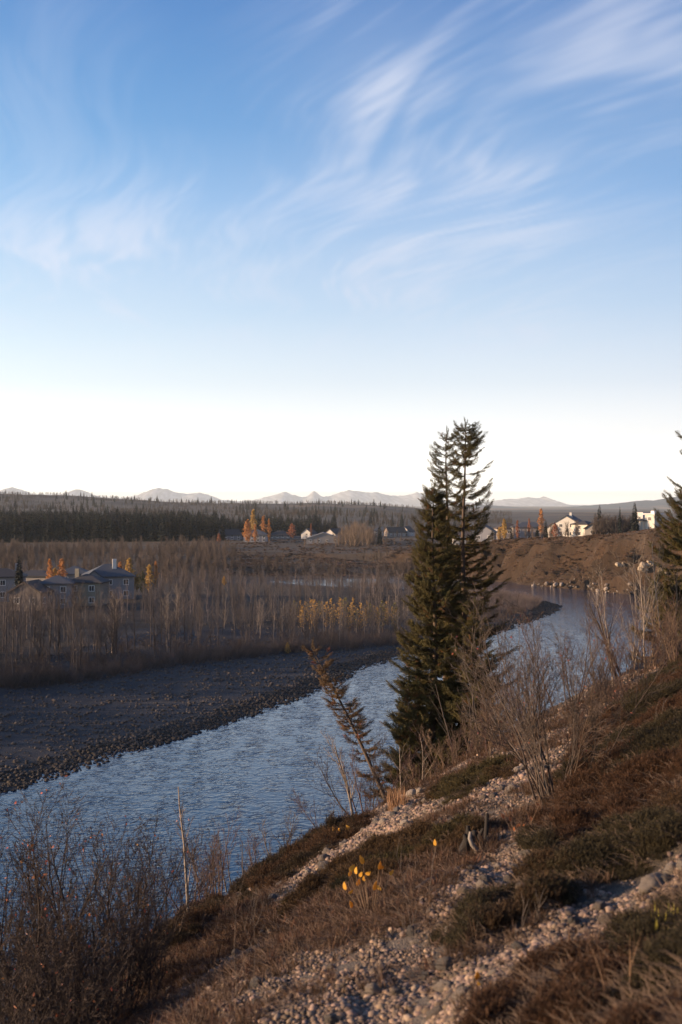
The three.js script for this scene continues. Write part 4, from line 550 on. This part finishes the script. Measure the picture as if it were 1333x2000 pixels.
// dark thicket at the lower left corner
[[40, 13.2, 2.6, 170], [110, 13.6, 2.2, 171], [170, 14.2, 2.7, 172], [225, 15.2, 2.4, 173], [-30, 12.6, 2.4, 174], [70, 11.8, 1.5, 175], [150, 12.4, 1.4, 176], [280, 17, 1.7, 177], [5, 11.2, 1.3, 178], [30, 10.6, 1.1, 179], [95, 10.9, 1.1, 180], [190, 12.6, 1.2, 181], [-10, 10.2, 1.2, 182], [130, 11.4, 1.2, 183], [60, 13.0, 1.7, 184], [235, 14.4, 1.3, 185]].forEach(([px, d, h, seed], k) => shrub(foot(px, d), { seed, stems: h > 2 ? 7 : 16, h, r: h > 2 ? 0.017 : 0.01, spread: 0.42, base: 0.5, kids: [8, 5, 3], mat: [TWIG.shadeDark, TWIG.dark, TWIG.shadeDark], leaves: k < 4 ? 70 : 20, leafMat: k === 5 ? LEAFY.gold : LEAFY.orange, leafSize: 0.035, group: 'dark thicket in the lower left corner' }, ['dark bush second from the left edge of the corner thicket', 'dark bush in the middle of the corner thicket', 'tall dark bush right of the middle in the corner thicket', 'bush with a long arching branch at the right of the corner thicket', 'dark bush cut by the left picture edge', 'low tangle with a few yellow leaves in the corner thicket', 'low brown tangle at the bottom of the corner thicket', 'sparse bush between the corner thicket and the pale stick', 'lowest tangle at the bottom left corner', 'dense dead brush at the bottom edge of the corner thicket', 'dense dead brush right of the lowest tangle in the corner thicket', 'dense low brush under the tall dark bush of the corner thicket', 'dead brush cut by the bottom left corner', 'dense brush in the lower middle of the corner thicket', 'upright brush filling the back of the corner thicket', 'dense brush at the right foot of the corner thicket'][k]));

// ───────────────────────── ground cover ─────────────────────────
const junGeo = (seed) => { const b = new Bag(), R = rngOf(seed); for (let s = 0; s < 15; s++) { const a = R() * 6.283, q = Math.sqrt(R()) * 0.5, d = V(Math.cos(a) * (0.25 + q * 0.7), 0.9, Math.sin(a) * (0.25 + q * 0.7)).normalize(), p = V(Math.cos(a) * q, -0.05, Math.sin(a) * q), L = 0.45 + 0.45 * R(); b.tube([p, p.clone().addScaledVector(d, L)], [0.018, 0.008], 3, false); for (let k = 0; k < 13; k++) { const z = R() * 6.283, o = V(Math.cos(z), 0.5, Math.sin(z)).normalize(); b.blade(p.clone().addScaledVector(d, L * (0.2 + 0.8 * (k + R()) / 13)), o.addScaledVector(d, 0.6).normalize(), 0.17 + 0.08 * R(), 0.036, V(-Math.sin(z), 0, Math.cos(z)), 0); } } return b.geometry(); };
const grassGeo = (seed, n, spread) => { const b = new Bag(), R = rngOf(seed); for (let k = 0; k < n; k++) { const a = R() * 6.283, t = spread * (0.2 + R()), d = V(Math.cos(a) * t, 1, Math.sin(a) * t).normalize(), p = V((R() - 0.5) * 0.35, -0.04, (R() - 0.5) * 0.35), L = 0.5 + 0.6 * R(); b.blade(p, d, L, 0.022 + 0.012 * R(), V(-Math.sin(a), 0, Math.cos(a)), 0.18 * R()); } return b.geometry(); };
const litterGeo = (seed) => { const b = new Bag(), R = rngOf(seed); for (let k = 0; k < 9; k++) { const a = R() * 6.283, d = V(Math.cos(a), 0.15 + 0.5 * R(), Math.sin(a)).normalize(), p = V((R() - 0.5) * 0.6, 0.0, (R() - 0.5) * 0.6), L = 0.35 + 0.5 * R(), e = p.clone().addScaledVector(d, L), m = p.clone().lerp(e, 0.5).add(V((R() - 0.5) * 0.1, 0.05, (R() - 0.5) * 0.1)); b.tube([p, m, e], [0.012, 0.009, 0.004], 3, false); } return b.geometry(); };
const JUN = [junGeo(1), junGeo(2), junGeo(3)], GRASS = [grassGeo(4, 22, 0.45), grassGeo(5, 18, 0.7), grassGeo(6, 14, 0.3)], LIT = [litterGeo(7), litterGeo(8)];
const junMat = mat(0.036, 0.0255, 0.0105, 0.9), grassMat = new THREE.MeshPhysicalMaterial({ color: rgb(0.10, 0.055, 0.028), roughness: 0.9, transmission: 0.25, thickness: 0 }), litMat = mat(0.13, 0.095, 0.072, 0.95);
function pebbleGeo(seed, detail) { const g = new THREE.IcosahedronGeometry(1, detail), p = g.attributes.position, sx = 1, sy = 0.62 + 0.15 * ((seed * 7) % 3) / 2, sz = 0.78; for (let i = 0; i < p.count; i++) { const x = p.getX(i), y = p.getY(i), z = p.getZ(i), k = 1 + 0.22 * n3(x * 1.1 + seed * 9, y * 1.1, z * 1.1) + 0.09 * n3(x * 2.3, y * 2.3 + seed, z * 2.3); p.setXYZ(i, x * k * sx, y * k * sy, z * k * sz); } g.deleteAttribute('normal'); g.deleteAttribute('uv'); const w = mergeVertices(g, 1e-3); w.computeVertexNormals(); const pw = w.attributes.position, uv = []; for (let i = 0; i < pw.count; i++) uv.push(pw.getX(i) * 0.5 + pw.getY(i) * 0.3, pw.getZ(i) * 0.5 + pw.getY(i) * 0.4); w.setAttribute('uv', new THREE.Float32BufferAttribute(uv, 2)); return w; }
const PEB = [1, 2, 3, 4].map((k) => pebbleGeo(k, 1)), ROCK = [1, 2, 3, 4, 5, 6].map((k) => pebbleGeo(k + 10, 3));
const rockBump = lumps.clone(); rockBump.repeat.set(3, 3); rockBump.needsUpdate = true;
const stoneMats = [[0.27, 0.22, 0.185], [0.5, 0.42, 0.355], [0.24, 0.205, 0.18], [0.25, 0.19, 0.145], [0.15, 0.132, 0.122]].map((c) => mat(c[0], c[1], c[2], 0.8, { bumpMap: rockBump, bumpScale: 0.02, map: speckle }));
const pebMat = mat(0.175, 0.138, 0.108, 0.85);
{
  const R = rngOf(300), J = [[], [], []], GR = [[], [], []], LI = [[], []], PE = PEB.map(() => []);
  const seen = (x, d, y, m = 60) => { const [px, py] = pixel(x, y, d); return px > -m && px < 1333 + m && py < 2000 + m * 1.5; };
  const tones = [[[0.95, 1.0, 0.75], [1.35, 1.0, 0.8]], [[1.45, 0.85, 0.65], [0.85, 0.9, 0.7]], [[1.55, 0.95, 0.6], [0.9, 0.75, 0.5]], [[1.25, 1.3, 0.55], [1.5, 1.1, 0.65]]];
  let tries = 0;
  while (tries++ < 640000) {
    const d = 3.5 + 62 * R() ** 1.7, x = lerp(-0.32, 0.32, R()) * d; if (d > 71) continue;
    const dens = R() * (1 + 0 * d); const c = cover(x, d), y = H(x, d); if (!seen(x, d, y) || y < 3) continue; const e = nearest(LIP, x, d, false), out = e[3] > 0 ? e[0] : -e[0]; if (out > 9) continue;
    const k = R(), n = n2(x * 0.5 + 40, d * 0.5), fine = d < 12 ? 1 : d < 22 ? 1.25 : 1.7;
    const clump = n2(x * 1.6 + 11, d * 1.3), patch = n2(x * 0.35 + 60, d * 0.3) + 0.5 * n2(x * 1.1, d * 0.9);
    const lowG = smooth(0.2, -2.2, x - (d - 14) * 0.12 + 1.6 * n2(x * 0.3, d * 0.3));        // scrubbier towards the river side
    if (c.m > 0.5) {
      if (k < 0.66) { const t = tones[c.k][n2(x * 0.45, d * 0.35 + c.k * 9) + 0.35 * (R() - 0.5) > (c.k === 0 ? 0.25 : 0) ? 1 : 0], v = 0.55 + 0.7 * R(), s = (0.048 + 0.045 * R()) * fine * (0.75 + 0.75 * clamp(clump + 0.35)); J[Math.floor(R() * 3)].push([place(x, y + 0.05 * clamp(clump), -d, R() * 6.28, s, s * (0.8 + 0.5 * R()), s, (R() - 0.5) * 0.6, (R() - 0.5) * 0.6), rgb(t[0] * v, t[1] * v, t[2] * v)]); }
      else if (k < 0.675) { const s = 0.07 + 0.07 * R(); GR[2].push([place(x, y, -d, R() * 6.28, s, s, s), rgb(0.7 + 0.4 * R(), 0.65 + 0.35 * R(), 0.6 + 0.3 * R())]); }
      else if (k < 0.71) LI[0].push([place(x, y + 0.03, -d, R() * 6.28, 0.25, 0.2, 0.25), rgb(0.9, 0.85, 0.8)]);
    } else {
      const g = c.g, wild = clamp(0.5 + patch * 0.9) * lerp(0.5, 1, lowG) * (1 - 0.8 * c.bare);
      if (k < 0.30 + 0.55 * g && d < 46) {
        const far2 = d > 18 ? 1.6 : 1, n3p = g > 0.4 ? 5 : 2;
        for (let q = 0; q < n3p; q++) { const x2 = x + (R() - 0.5) * 0.35, d2 = d + (R() - 0.5) * 0.35, s2 = (0.004 + 0.006 * R() + 0.013 * R() ** 4 + 0.022 * R() ** 16) * far2, v = (0.35 + 1.1 * R() ** 1.6) * (s2 > 0.02 ? 1.1 : 0.9); PE[Math.floor(R() * 4)].push([place(x2, H(x2, d2) + s2 * 0.2, -d2, R() * 6.28, s2, s2, s2, (R() - 0.5) * 0.6, (R() - 0.5) * 0.6), rgb(v * (1 + 0.12 * R()), v * 0.95, v * (0.82 + 0.2 * R()))]); }
      } else if (R() < wild * (1 - 0.95 * g)) {
        if (k < 0.60) { const s = (0.06 + 0.13 * R() * R()) * (0.8 + 0.3 * fine), v = 0.5 + 0.6 * R(), t = R() < 0.25 ? 1.25 : 1; GR[Math.floor(R() * 3)].push([place(x, y, -d, R() * 6.28, s * 1.3, s * (0.8 + 0.6 * R()), s * 1.3, (R() - 0.5) * 0.6, (R() - 0.5) * 0.6), rgb(v * t, v * 0.92, v * 0.9)]); }
        else if (k < 0.84) { const s = 0.12 + 0.2 * R(), v = 0.5 + 0.8 * R(); LI[Math.floor(R() * 2)].push([place(x, y + 0.01, -d, R() * 6.28, s, s * 0.6, s), rgb(v, v * 0.92, v * 0.88)]); }
        else if (k < 0.95) { const s = 0.05 + 0.06 * R(), v = 0.6 + 0.7 * R(); J[Math.floor(R() * 3)].push([place(x, y, -d, R() * 6.28, s * fine, s * fine, s * fine), rgb(1.35 * v, 0.9 * v, 0.65 * v)]); }
      }
    }
    void dens;
  }
  const put = (name, arr, geos, m, label, category) => { const G = new THREE.Group(); arr.forEach((u, k) => u.length && instanced(geos[k], m, u, category, G)); G.children.forEach((c) => { c.name = category.replace(/ /g, '_'); c.userData.kind = 'stuff'; }); top(G, name, label, category, null, 'stuff'); };
  put('juniper_mats', J, JUN, junMat, 'low creeping juniper and moss mats across the near slope', 'ground cover');
  put('dry_grass', GR, GRASS, grassMat, 'dry brown grass tufts scattered over the near slope', 'grass');
  put('twig_litter', LI, LIT, litMat, 'dead twigs and stalks lying on the near slope', 'litter');
  put('gravel', PE, PEB, pebMat, 'small rounded pebbles in strips down the near slope', 'gravel');

  // stones one can pick out
  const stone = (x, d, s, m, g, label, group, name = 'stone', sink = 0.3) => { const o = new THREE.Mesh(ROCK[g % 6], stoneMats[m % 5]); const sy = s * (0.75 + 0.35 * R()); o.scale.set(s, sy, s * (0.8 + 0.3 * R())); o.position.set(x, H(x, d) + sy * sink, -d); o.rotation.set((R() - 0.5) * 0.5, R() * 6.28, (R() - 0.5) * 0.5 + 0.3); return top(o, name, label, name === 'boulder' ? 'boulder' : 'stone', group); };
  const S = (px, py, wpx, m, label) => { const [x, d] = ground(px, py); stone(x, d, wpx / F * d / 2, m, Math.floor(R() * 6), label, 'larger stones named singly', 'boulder', 0.35); };
  S(1277, 1745, 74, 1, 'largest pale boulder at the upper end of the gravel strip'); S(1313, 1716, 40, 1, 'pale boulder just right of the largest one'); S(1300, 1735, 34, 2, 'grey boulder tucked between two pale ones'); S(1338, 1702, 40, 1, 'white boulder cut by the right edge over the gravel strip');
  S(872, 1900, 42, 2, 'round grey boulder at the lower edge of the juniper mat'); S(866, 1936, 38, 1, 'flat cream stone below the round grey boulder'); S(728, 1952, 34, 1, 'cream stone at the lower left of the gravel strip'); S(775, 1950, 28, 3, 'tan stone right of the cream stone near the bottom'); S(830, 1915, 30, 4, 'dark grey stone left of the round grey boulder'); S(1070, 1884, 44, 2, 'flat grey slab stone half covered by brown mat'); S(1195, 1880, 26, 1, 'pale stone resting on the brown mat'); S(1014, 1838, 26, 1, 'cream stone in the middle of the gravel strip'); S(882, 1828, 30, 1, 'pale stone cluster end inside the green juniper mat'); S(975, 1702, 24, 1, 'pink white stone on the upper gravel patch'); S(648, 1897, 18, 0, 'small pink stone alone on bare soil'); S(648, 1998, 36, 2, 'grey stone at the bottom edge of the picture');
  S(806, 1558, 26, 1, 'pale boulder at the crest left of the green moss'); S(820, 1550, 22, 1, 'second pale boulder at the crest beside the green moss'); S(602, 1710, 14, 1, 'bright pebble sized stone in the upper gravel strip'); S(533, 1757, 20, 2, 'grey stone at the lower end of the upper gravel strip'); S(905, 1940, 22, 4, 'dark stone beside the yellow leaf on gravel'); S(500, 1960, 26, 4, 'dark grey stone on the lower left soil'); S(560, 1932, 22, 3, 'brown stone on the lower left soil');
  let made = 0, tr = 0; while (made < 250 && tr++ < 20000) { const d = 4.5 + 26 * R() ** 1.3, x = lerp(-0.2, 0.29, R()) * d, c = cover(x, d); if (!seen(x, d, H(x, d), 0)) continue; if (nearest(LIP, x, d, false)[3] > 0) continue; if (R() > c.g * 0.9 + (c.m > 0.4 ? 0.015 : 0.14)) continue; stone(x, d, (0.028 + 0.05 * R() ** 2.5) * (d > 14 ? 1.5 : 1), Math.floor(R() * 5), made, c.g > 0.5 ? 'rounded fist sized stone in the gravel strips' : 'rounded fist sized stone among dry grass', c.g > 0.5 ? 'fist sized stones on gravel' : 'fist sized stones in the grass'); made++; }

  // river cobbles on the bar and boulders under the bluff
  const CO = PEB.map(() => []); for (let k = 0; k < 26000; k++) { const i = 3 + Math.floor(R() * 12), t = R(), q = R() < 0.35 ? (R() - 0.25) * 6 : R() ** 1.2 * 46, a = RIVER[i], b = RIVER[i + 1], ex = b[0] - a[0], ed = b[1] - a[1], l = Math.hypot(ex, ed), x = lerp(a[0], b[0], t) - ed / l * q, d = lerp(a[1], b[1], t) + ex / l * q, y = valley(x, d); if (y < -0.14 || d > 330) continue; const shore = y < 0.12, s = 0.09 + 0.2 * R() ** 3, v = shore ? 0.12 + 0.12 * R() : 0.3 + 0.4 * R() ** 2; CO[Math.floor(R() * 4)].push([place(x, y + s * 0.2, -d, R() * 6.28, s, s, s), rgb(v, v * 0.98, v)]); }
  put('bar_cobbles', CO, PEB, pebMat, 'grey cobbles strewn over the gravel bar and its wet edge', 'cobbles');
  for (let k = 0; k < 70; k++) { const px = 1040 + 240 * R(), base = table([[1000, 1141], [1100, 1147], [1200, 1157], [1290, 1167]], px)[0] - R() * R() * 16 + 3, [rx, ry, rw] = ray(px, base); let d = 300; for (; d < 440; d += 0.5) if (EYE + ry / rw * d <= H(rx / rw * d, d)) break; const s = 0.25 + 0.6 * R() ** 3; stone(rx / rw * d, d, s, Math.floor(R() * 2), k, 'pale riprap boulder along the waterline below the bluff', 'boulders at the foot of the bluff', 'boulder', 0.2); }
  const creamRock = mat(0.33, 0.27, 0.2, 0.95);
  // pale rock outcrops on the bluff face
  [[1255, 1112, 1.8, 'cream rock outcrop high on the bluff face, brightest of three'], [1212, 1108, 1.2, 'broken pale outcrop left of the brightest one on the bluff'], [1270, 1118, 1.0, 'small pale outcrop right of the brightest one on the bluff'], [1296, 1124, 1.4, 'pale outcrop on the bluff near the right picture edge']].forEach(([px, py, s, label], k) => { const [rx, ry, rw] = ray(px, py); let d = 300; for (; d < 440; d += 0.5) if (EYE + ry / rw * d <= H(rx / rw * d, d)) break; const o = new THREE.Group(); o.position.set(rx / rw * d, H(rx / rw * d, d), -d); for (let q = 0; q < 9; q++) { const m = part('rock', ROCK[(q + k) % 6], creamRock, o); const w = s * (0.25 + 0.4 * R()); m.scale.set(w, w * 0.8, w); m.position.set((R() - 0.5) * s * 1.6, (R() - 0.4) * s * 1.1, (R() - 0.3) * s * 0.5); m.rotation.set(R() * 3, R() * 3, R() * 3); } top(o, 'rock_outcrop', label, 'rock'); });
}
// brush on the bluff face, coloured darker in the gullies to stand in for shade
{
  const R = rngOf(411), A = [[], [], []]; let tr = 0;
  while (tr++ < 16000) { const px = lerp(820, 1360, R()), d = lerp(335, 480, R()), x = (px - 666.5) / F * d, e = nearest(LIP, x, d, false); if (e[3] < 0 && e[0] > 3) continue; const y = H(x, d); if (y < 0.8 || y < valley(x, d) + 0.3) continue; const gl = Math.abs(gully(x, d, e[3] > 0 ? e[0] : -e[0])), deep = smooth(0.3, 0.75, gl), s = lerp(0.16, 0.42, deep) * (0.6 + 0.8 * R()), v = deep > 0.5 ? 0.55 + 0.35 * R() : R() < 0.25 ? 1.6 + 0.6 * R() : 0.8 + 0.5 * R(); A[Math.floor(R() * 3)].push([place(x, y - 0.1, -d, R() * 6.28, s * 1.3, s, s * 1.3), rgb(v * 1.25, v * 0.88, v * 0.6)]); }
  const G = new THREE.Group(); A.forEach((u, k) => instanced(TUSSOCK[k], treeMats[0], u, 'brush', G)); G.children.forEach((c) => { c.userData.kind = 'stuff'; }); top(G, 'bluff_brush', 'dry brown brush covering the river bluff', 'brush', null, 'stuff');
}

// ───────────────────────── small things on the slope ─────────────────────────
{
  // weathered stump with a pale broken root
  const p = spot(925, 1668), o = new THREE.Group(); o.position.copy(p); const k = -p.z / F;                    // metres per photo pixel here
  const charcoal = mat(0.018, 0.015, 0.014, 0.95), silver = mat(0.2, 0.18, 0.165, 0.8);
  const R = rngOf(8), jag = (pts, r) => { const b = new Bag(); b.tube(pts.map(([x, y, z]) => V((x + (R() - 0.5) * 4) * k, (y + (R() - 0.5) * 4) * k, z + (R() - 0.5) * 0.03)), r.map((v) => v * k), 5); return b.geometry(); };
  part('stump', mergeGeometries([jag([[-20, -14, 0.02], [-17, 8, 0], [-14, 26, 0], [-16, 34, 0]], [14, 12, 8, 4]), jag([[6, -14, -0.05], [4, 14, -0.04], [2, 30, -0.04], [4, 38, -0.05]], [16, 15, 11, 6]), jag([[14, -12, 0], [15, 12, 0], [13, 30, 0], [18, 44, 0]], [8, 7, 5, 2]), jag([[-8, -14, -0.1], [-6, 14, -0.1], [-8, 44, -0.1]], [10, 9, 4])]), charcoal, o);
  part('root', mergeGeometries([jag([[-14, 0, 0.02], [-32, -6, 0.05], [-52, -22, 0.1]], [6, 4, 1.5]), jag([[10, -4, 0.05], [24, -14, 0.2], [40, -26, 0.3]], [6, 4, 1.5])]), charcoal, o);
  const b2 = new Bag(); b2.tube([V(-8 * k, 46 * k, 0.13), V(-10 * k, 34 * k, 0.15), V(-5 * k, 22 * k, 0.16), V(4 * k, 12 * k, 0.14), V(6 * k, -6 * k, 0.12), V(8 * k, -26 * k, 0.1)], [3 * k, 4 * k, 4.5 * k, 5 * k, 4 * k, 2.5 * k], 8); part('broken_root', b2.geometry(), silver, o).userData.label = 'pale silver broken root';
  const b3 = new Bag(); b3.tube([V(27 * k, -10 * k, 0.05), V(24 * k, 30 * k, 0.03), V(27 * k, 76 * k, 0)], [5 * k, 5 * k, 3.5 * k], 7); part('snag', b3.geometry(), charcoal, o);
  const b4 = new Bag(); b4.tube([V(24 * k, 36 * k, 0.1), V(30 * k, 6 * k, 0.12), V(34 * k, -18 * k, 0.12)], [2.5 * k, 3 * k, 2 * k], 6); b4.tube([V(22 * k, 30 * k, 0.1), V(20 * k, 0, 0.12), V(24 * k, -20 * k, 0.12)], [2.5 * k, 3 * k, 2 * k], 6); part('root', b4.geometry(), TWIG.tan, o);
  top(o, 'stump', 'charred stump with pale curved root in the middle of the slope', 'stump');
}
const bigLeaf = (() => { const s = new THREE.Shape(); s.moveTo(0, 0); s.bezierCurveTo(0.32, 0.12, 0.36, 0.5, 0, 1); s.bezierCurveTo(-0.36, 0.5, -0.32, 0.12, 0, 0); const g = new THREE.ExtrudeGeometry(s, { depth: 0.02, bevelEnabled: false, curveSegments: 5 }), p = g.attributes.position; for (let i = 0; i < p.count; i++) p.setZ(i, p.getZ(i) + 0.35 * p.getX(i) ** 2 - 0.25 * (p.getY(i) - 0.4) ** 2); g.computeVertexNormals(); return g; })();
function leafyPlant(px, py, leaves, stalks, m, name, label, cat, seed) {
  const R = rngOf(seed), p = spot(px, py), o = new THREE.Group(), k = -p.z / F; o.position.copy(p);
  for (const [lx, ly, sz] of leaves) { const base = V((lx - px) * k, (py - ly) * k, (R() - 0.5) * 0.25), b = new Bag(), l = part('leaf', bigLeaf, m, o); l.position.copy(base); l.scale.setScalar(sz * k * (0.65 + 0.4 * R())); l.rotation.set((R() - 0.5) * 1.2, (R() - 0.5) * 1.6, (R() - 0.5) * 1.6); if (stalks) { b.tube([V(base.x * 0.25, -0.04, base.z * 0.3), V(base.x * 0.7, base.y * 0.6, base.z), base], [0.004, 0.003, 0.002], 4); part('stalk', b.geometry(), TWIG.tan, o); } }
  return top(o, name, label, cat);
}
leafyPlant(725, 1790, [[683, 1702, 18], [682, 1714, 17], [695, 1706, 17], [710, 1694, 18], [703, 1720, 22], [715, 1718, 20], [740, 1696, 22], [749, 1702, 20], [675, 1742, 18], [682, 1748, 15], [730, 1735, 24], [697, 1738, 18], [762, 1715, 14], [745, 1750, 14], [712, 1732, 15], [688, 1770, 16]], true, LEAFY.gold, 'yellow_leaved_seedling', 'seedling with about sixteen bright yellow leaves on tan stalks', 'plant', 5);
leafyPlant(850, 1690, [[850, 1655, 22]], true, LEAFY.gold, 'yellow_leaved_seedling', 'single bright yellow leaf on a thin stalk left of the stump', 'plant', 6);
leafyPlant(937, 1935, [[937, 1930, 38], [941, 1938, 22]], false, LEAFY.gold, 'fallen_leaf', 'upright curled yellow leaf lying on the gravel strip', 'leaf', 7);
leafyPlant(1015, 1640, [[1000, 1612, 12], [1010, 1620, 13], [1022, 1618, 13], [1018, 1630, 14], [1028, 1634, 14], [1005, 1628, 12], [988, 1606, 12], [1033, 1626, 11], [1012, 1636, 12], [1054, 1578, 10], [1040, 1610, 10]], true, LEAFY.orange, 'orange_leaved_seedling', 'clump of small orange leaves right of the stump', 'plant', 8);
leafyPlant(672, 1640, [[655, 1632, 14], [664, 1628, 16], [676, 1627, 14], [684, 1622, 14], [668, 1636, 12]], false, LEAFY.gold, 'fallen_leaf', 'patch of yellow leaves on the crest by the river', 'leaf', 9);
{
  const R = rngOf(77), A = (px, py, n, h, spread, m, name, label) => { const p = spot(px, py), o = new THREE.Group(), b = new Bag(); o.position.copy(p); for (let k = 0; k < n; k++) { const a = R() * 6.283, t = spread * R(), d = V(Math.cos(a) * t, 1, Math.sin(a) * t).normalize(), q = V((R() - 0.5) * 0.22, -0.03, (R() - 0.5) * 0.22); b.blade(q, d, h * (0.6 + 0.5 * R()), n < 20 ? 0.006 : 0.011, V(-Math.sin(a), 0, Math.cos(a)), 0.12); } part('blades', b.geometry(), m, o, 'stuff'); top(o, name, label, 'grass'); };
  const straw = new THREE.MeshPhysicalMaterial({ color: rgb(0.32, 0.18, 0.09), roughness: 0.9, transmission: 0.3, thickness: 0 }), lime = new THREE.MeshPhysicalMaterial({ color: rgb(0.35, 0.3, 0.04), roughness: 0.9, transmission: 0.3, thickness: 0 });
  A(768, 1588, 110, 0.62, 0.35, straw, 'grass_tussock', 'bright straw coloured grass tussock at the crest above the river');
  A(785, 1578, 70, 0.55, 0.35, straw, 'grass_tussock', 'second straw grass tussock just right of the brightest one');
  A(1303, 1825, 26, 0.22, 0.4, lime, 'grass_tussock', 'yellow green grass sprig right of the gravel strip');
  A(1225, 1960, 8, 0.45, 0.35, straw, 'grass_tussock', 'few tall dry stalks leaning over the brown mat');
  [[815, 1850, 0.38, 4, 'short bare twig seedling standing on open soil'], [1032, 1830, 0.38, 3, 'thin three stalked twig at the lower edge of the green mat'], [1283, 1420, 0.6, 2, 'pale bent twig on the dark upper slope'], [480, 1830, 0.9, 2, 'long pale leaning stalk on the lower left slope'], [470, 1960, 1.0, 2, 'curved dead stalk near the bottom of the slope'], [520, 1790, 0.5, 3, 'short forked twig below the upper gravel strip'], [815, 1780, 0.8, 2, 'upright pale stalk right of the yellow leaved seedling']].forEach(([px, py, h, n, label], k) => shrub(spot(px, py), { seed: 500 + k, stems: n, h, r: 0.0032, spread: 0.3, base: 0.05, levels: 1, kids: [4], mat: TWIG.grey, minr: 0.0025, name: 'dead_stalk', category: 'stalk' }, label));
  // driftwood logs
  [[640, 1655, 150, -0.62, 0.05, 'dark fallen branch lying along the mossy crest'], [880, 1725, 130, 0.5, 0.035, 'weathered fallen branch across the middle of the slope'], [700, 1772, 170, 0.45, 0.02, 'thin grey fallen branch under the yellow leaved seedling']].forEach(([px, py, len, ang, r, label], k) => { const a = ground(px - len / 2, py + len / 2 * ang * (k ? 1 : 1) * 0.9), b = ground(px + len / 2, py - len / 2 * Math.abs(ang)), pts = [], rad = []; for (let q = 0; q <= 6; q++) { const t = q / 6, x = lerp(a[0], b[0], t), d = lerp(a[1], b[1], t); pts.push(V(x, H(x, d) + r * 0.8 + 0.02 * Math.sin(q * 2.1), -d)); rad.push(r * lerp(1, 0.5, t)); } const bg = new Bag(); bg.tube(pts, rad, 7); const m = new THREE.Mesh(bg.geometry(), k ? TWIG.grey : TWIG.brown); top(m, 'fallen_branch', label, 'branch'); });
}
renderer.render(scene, camera);
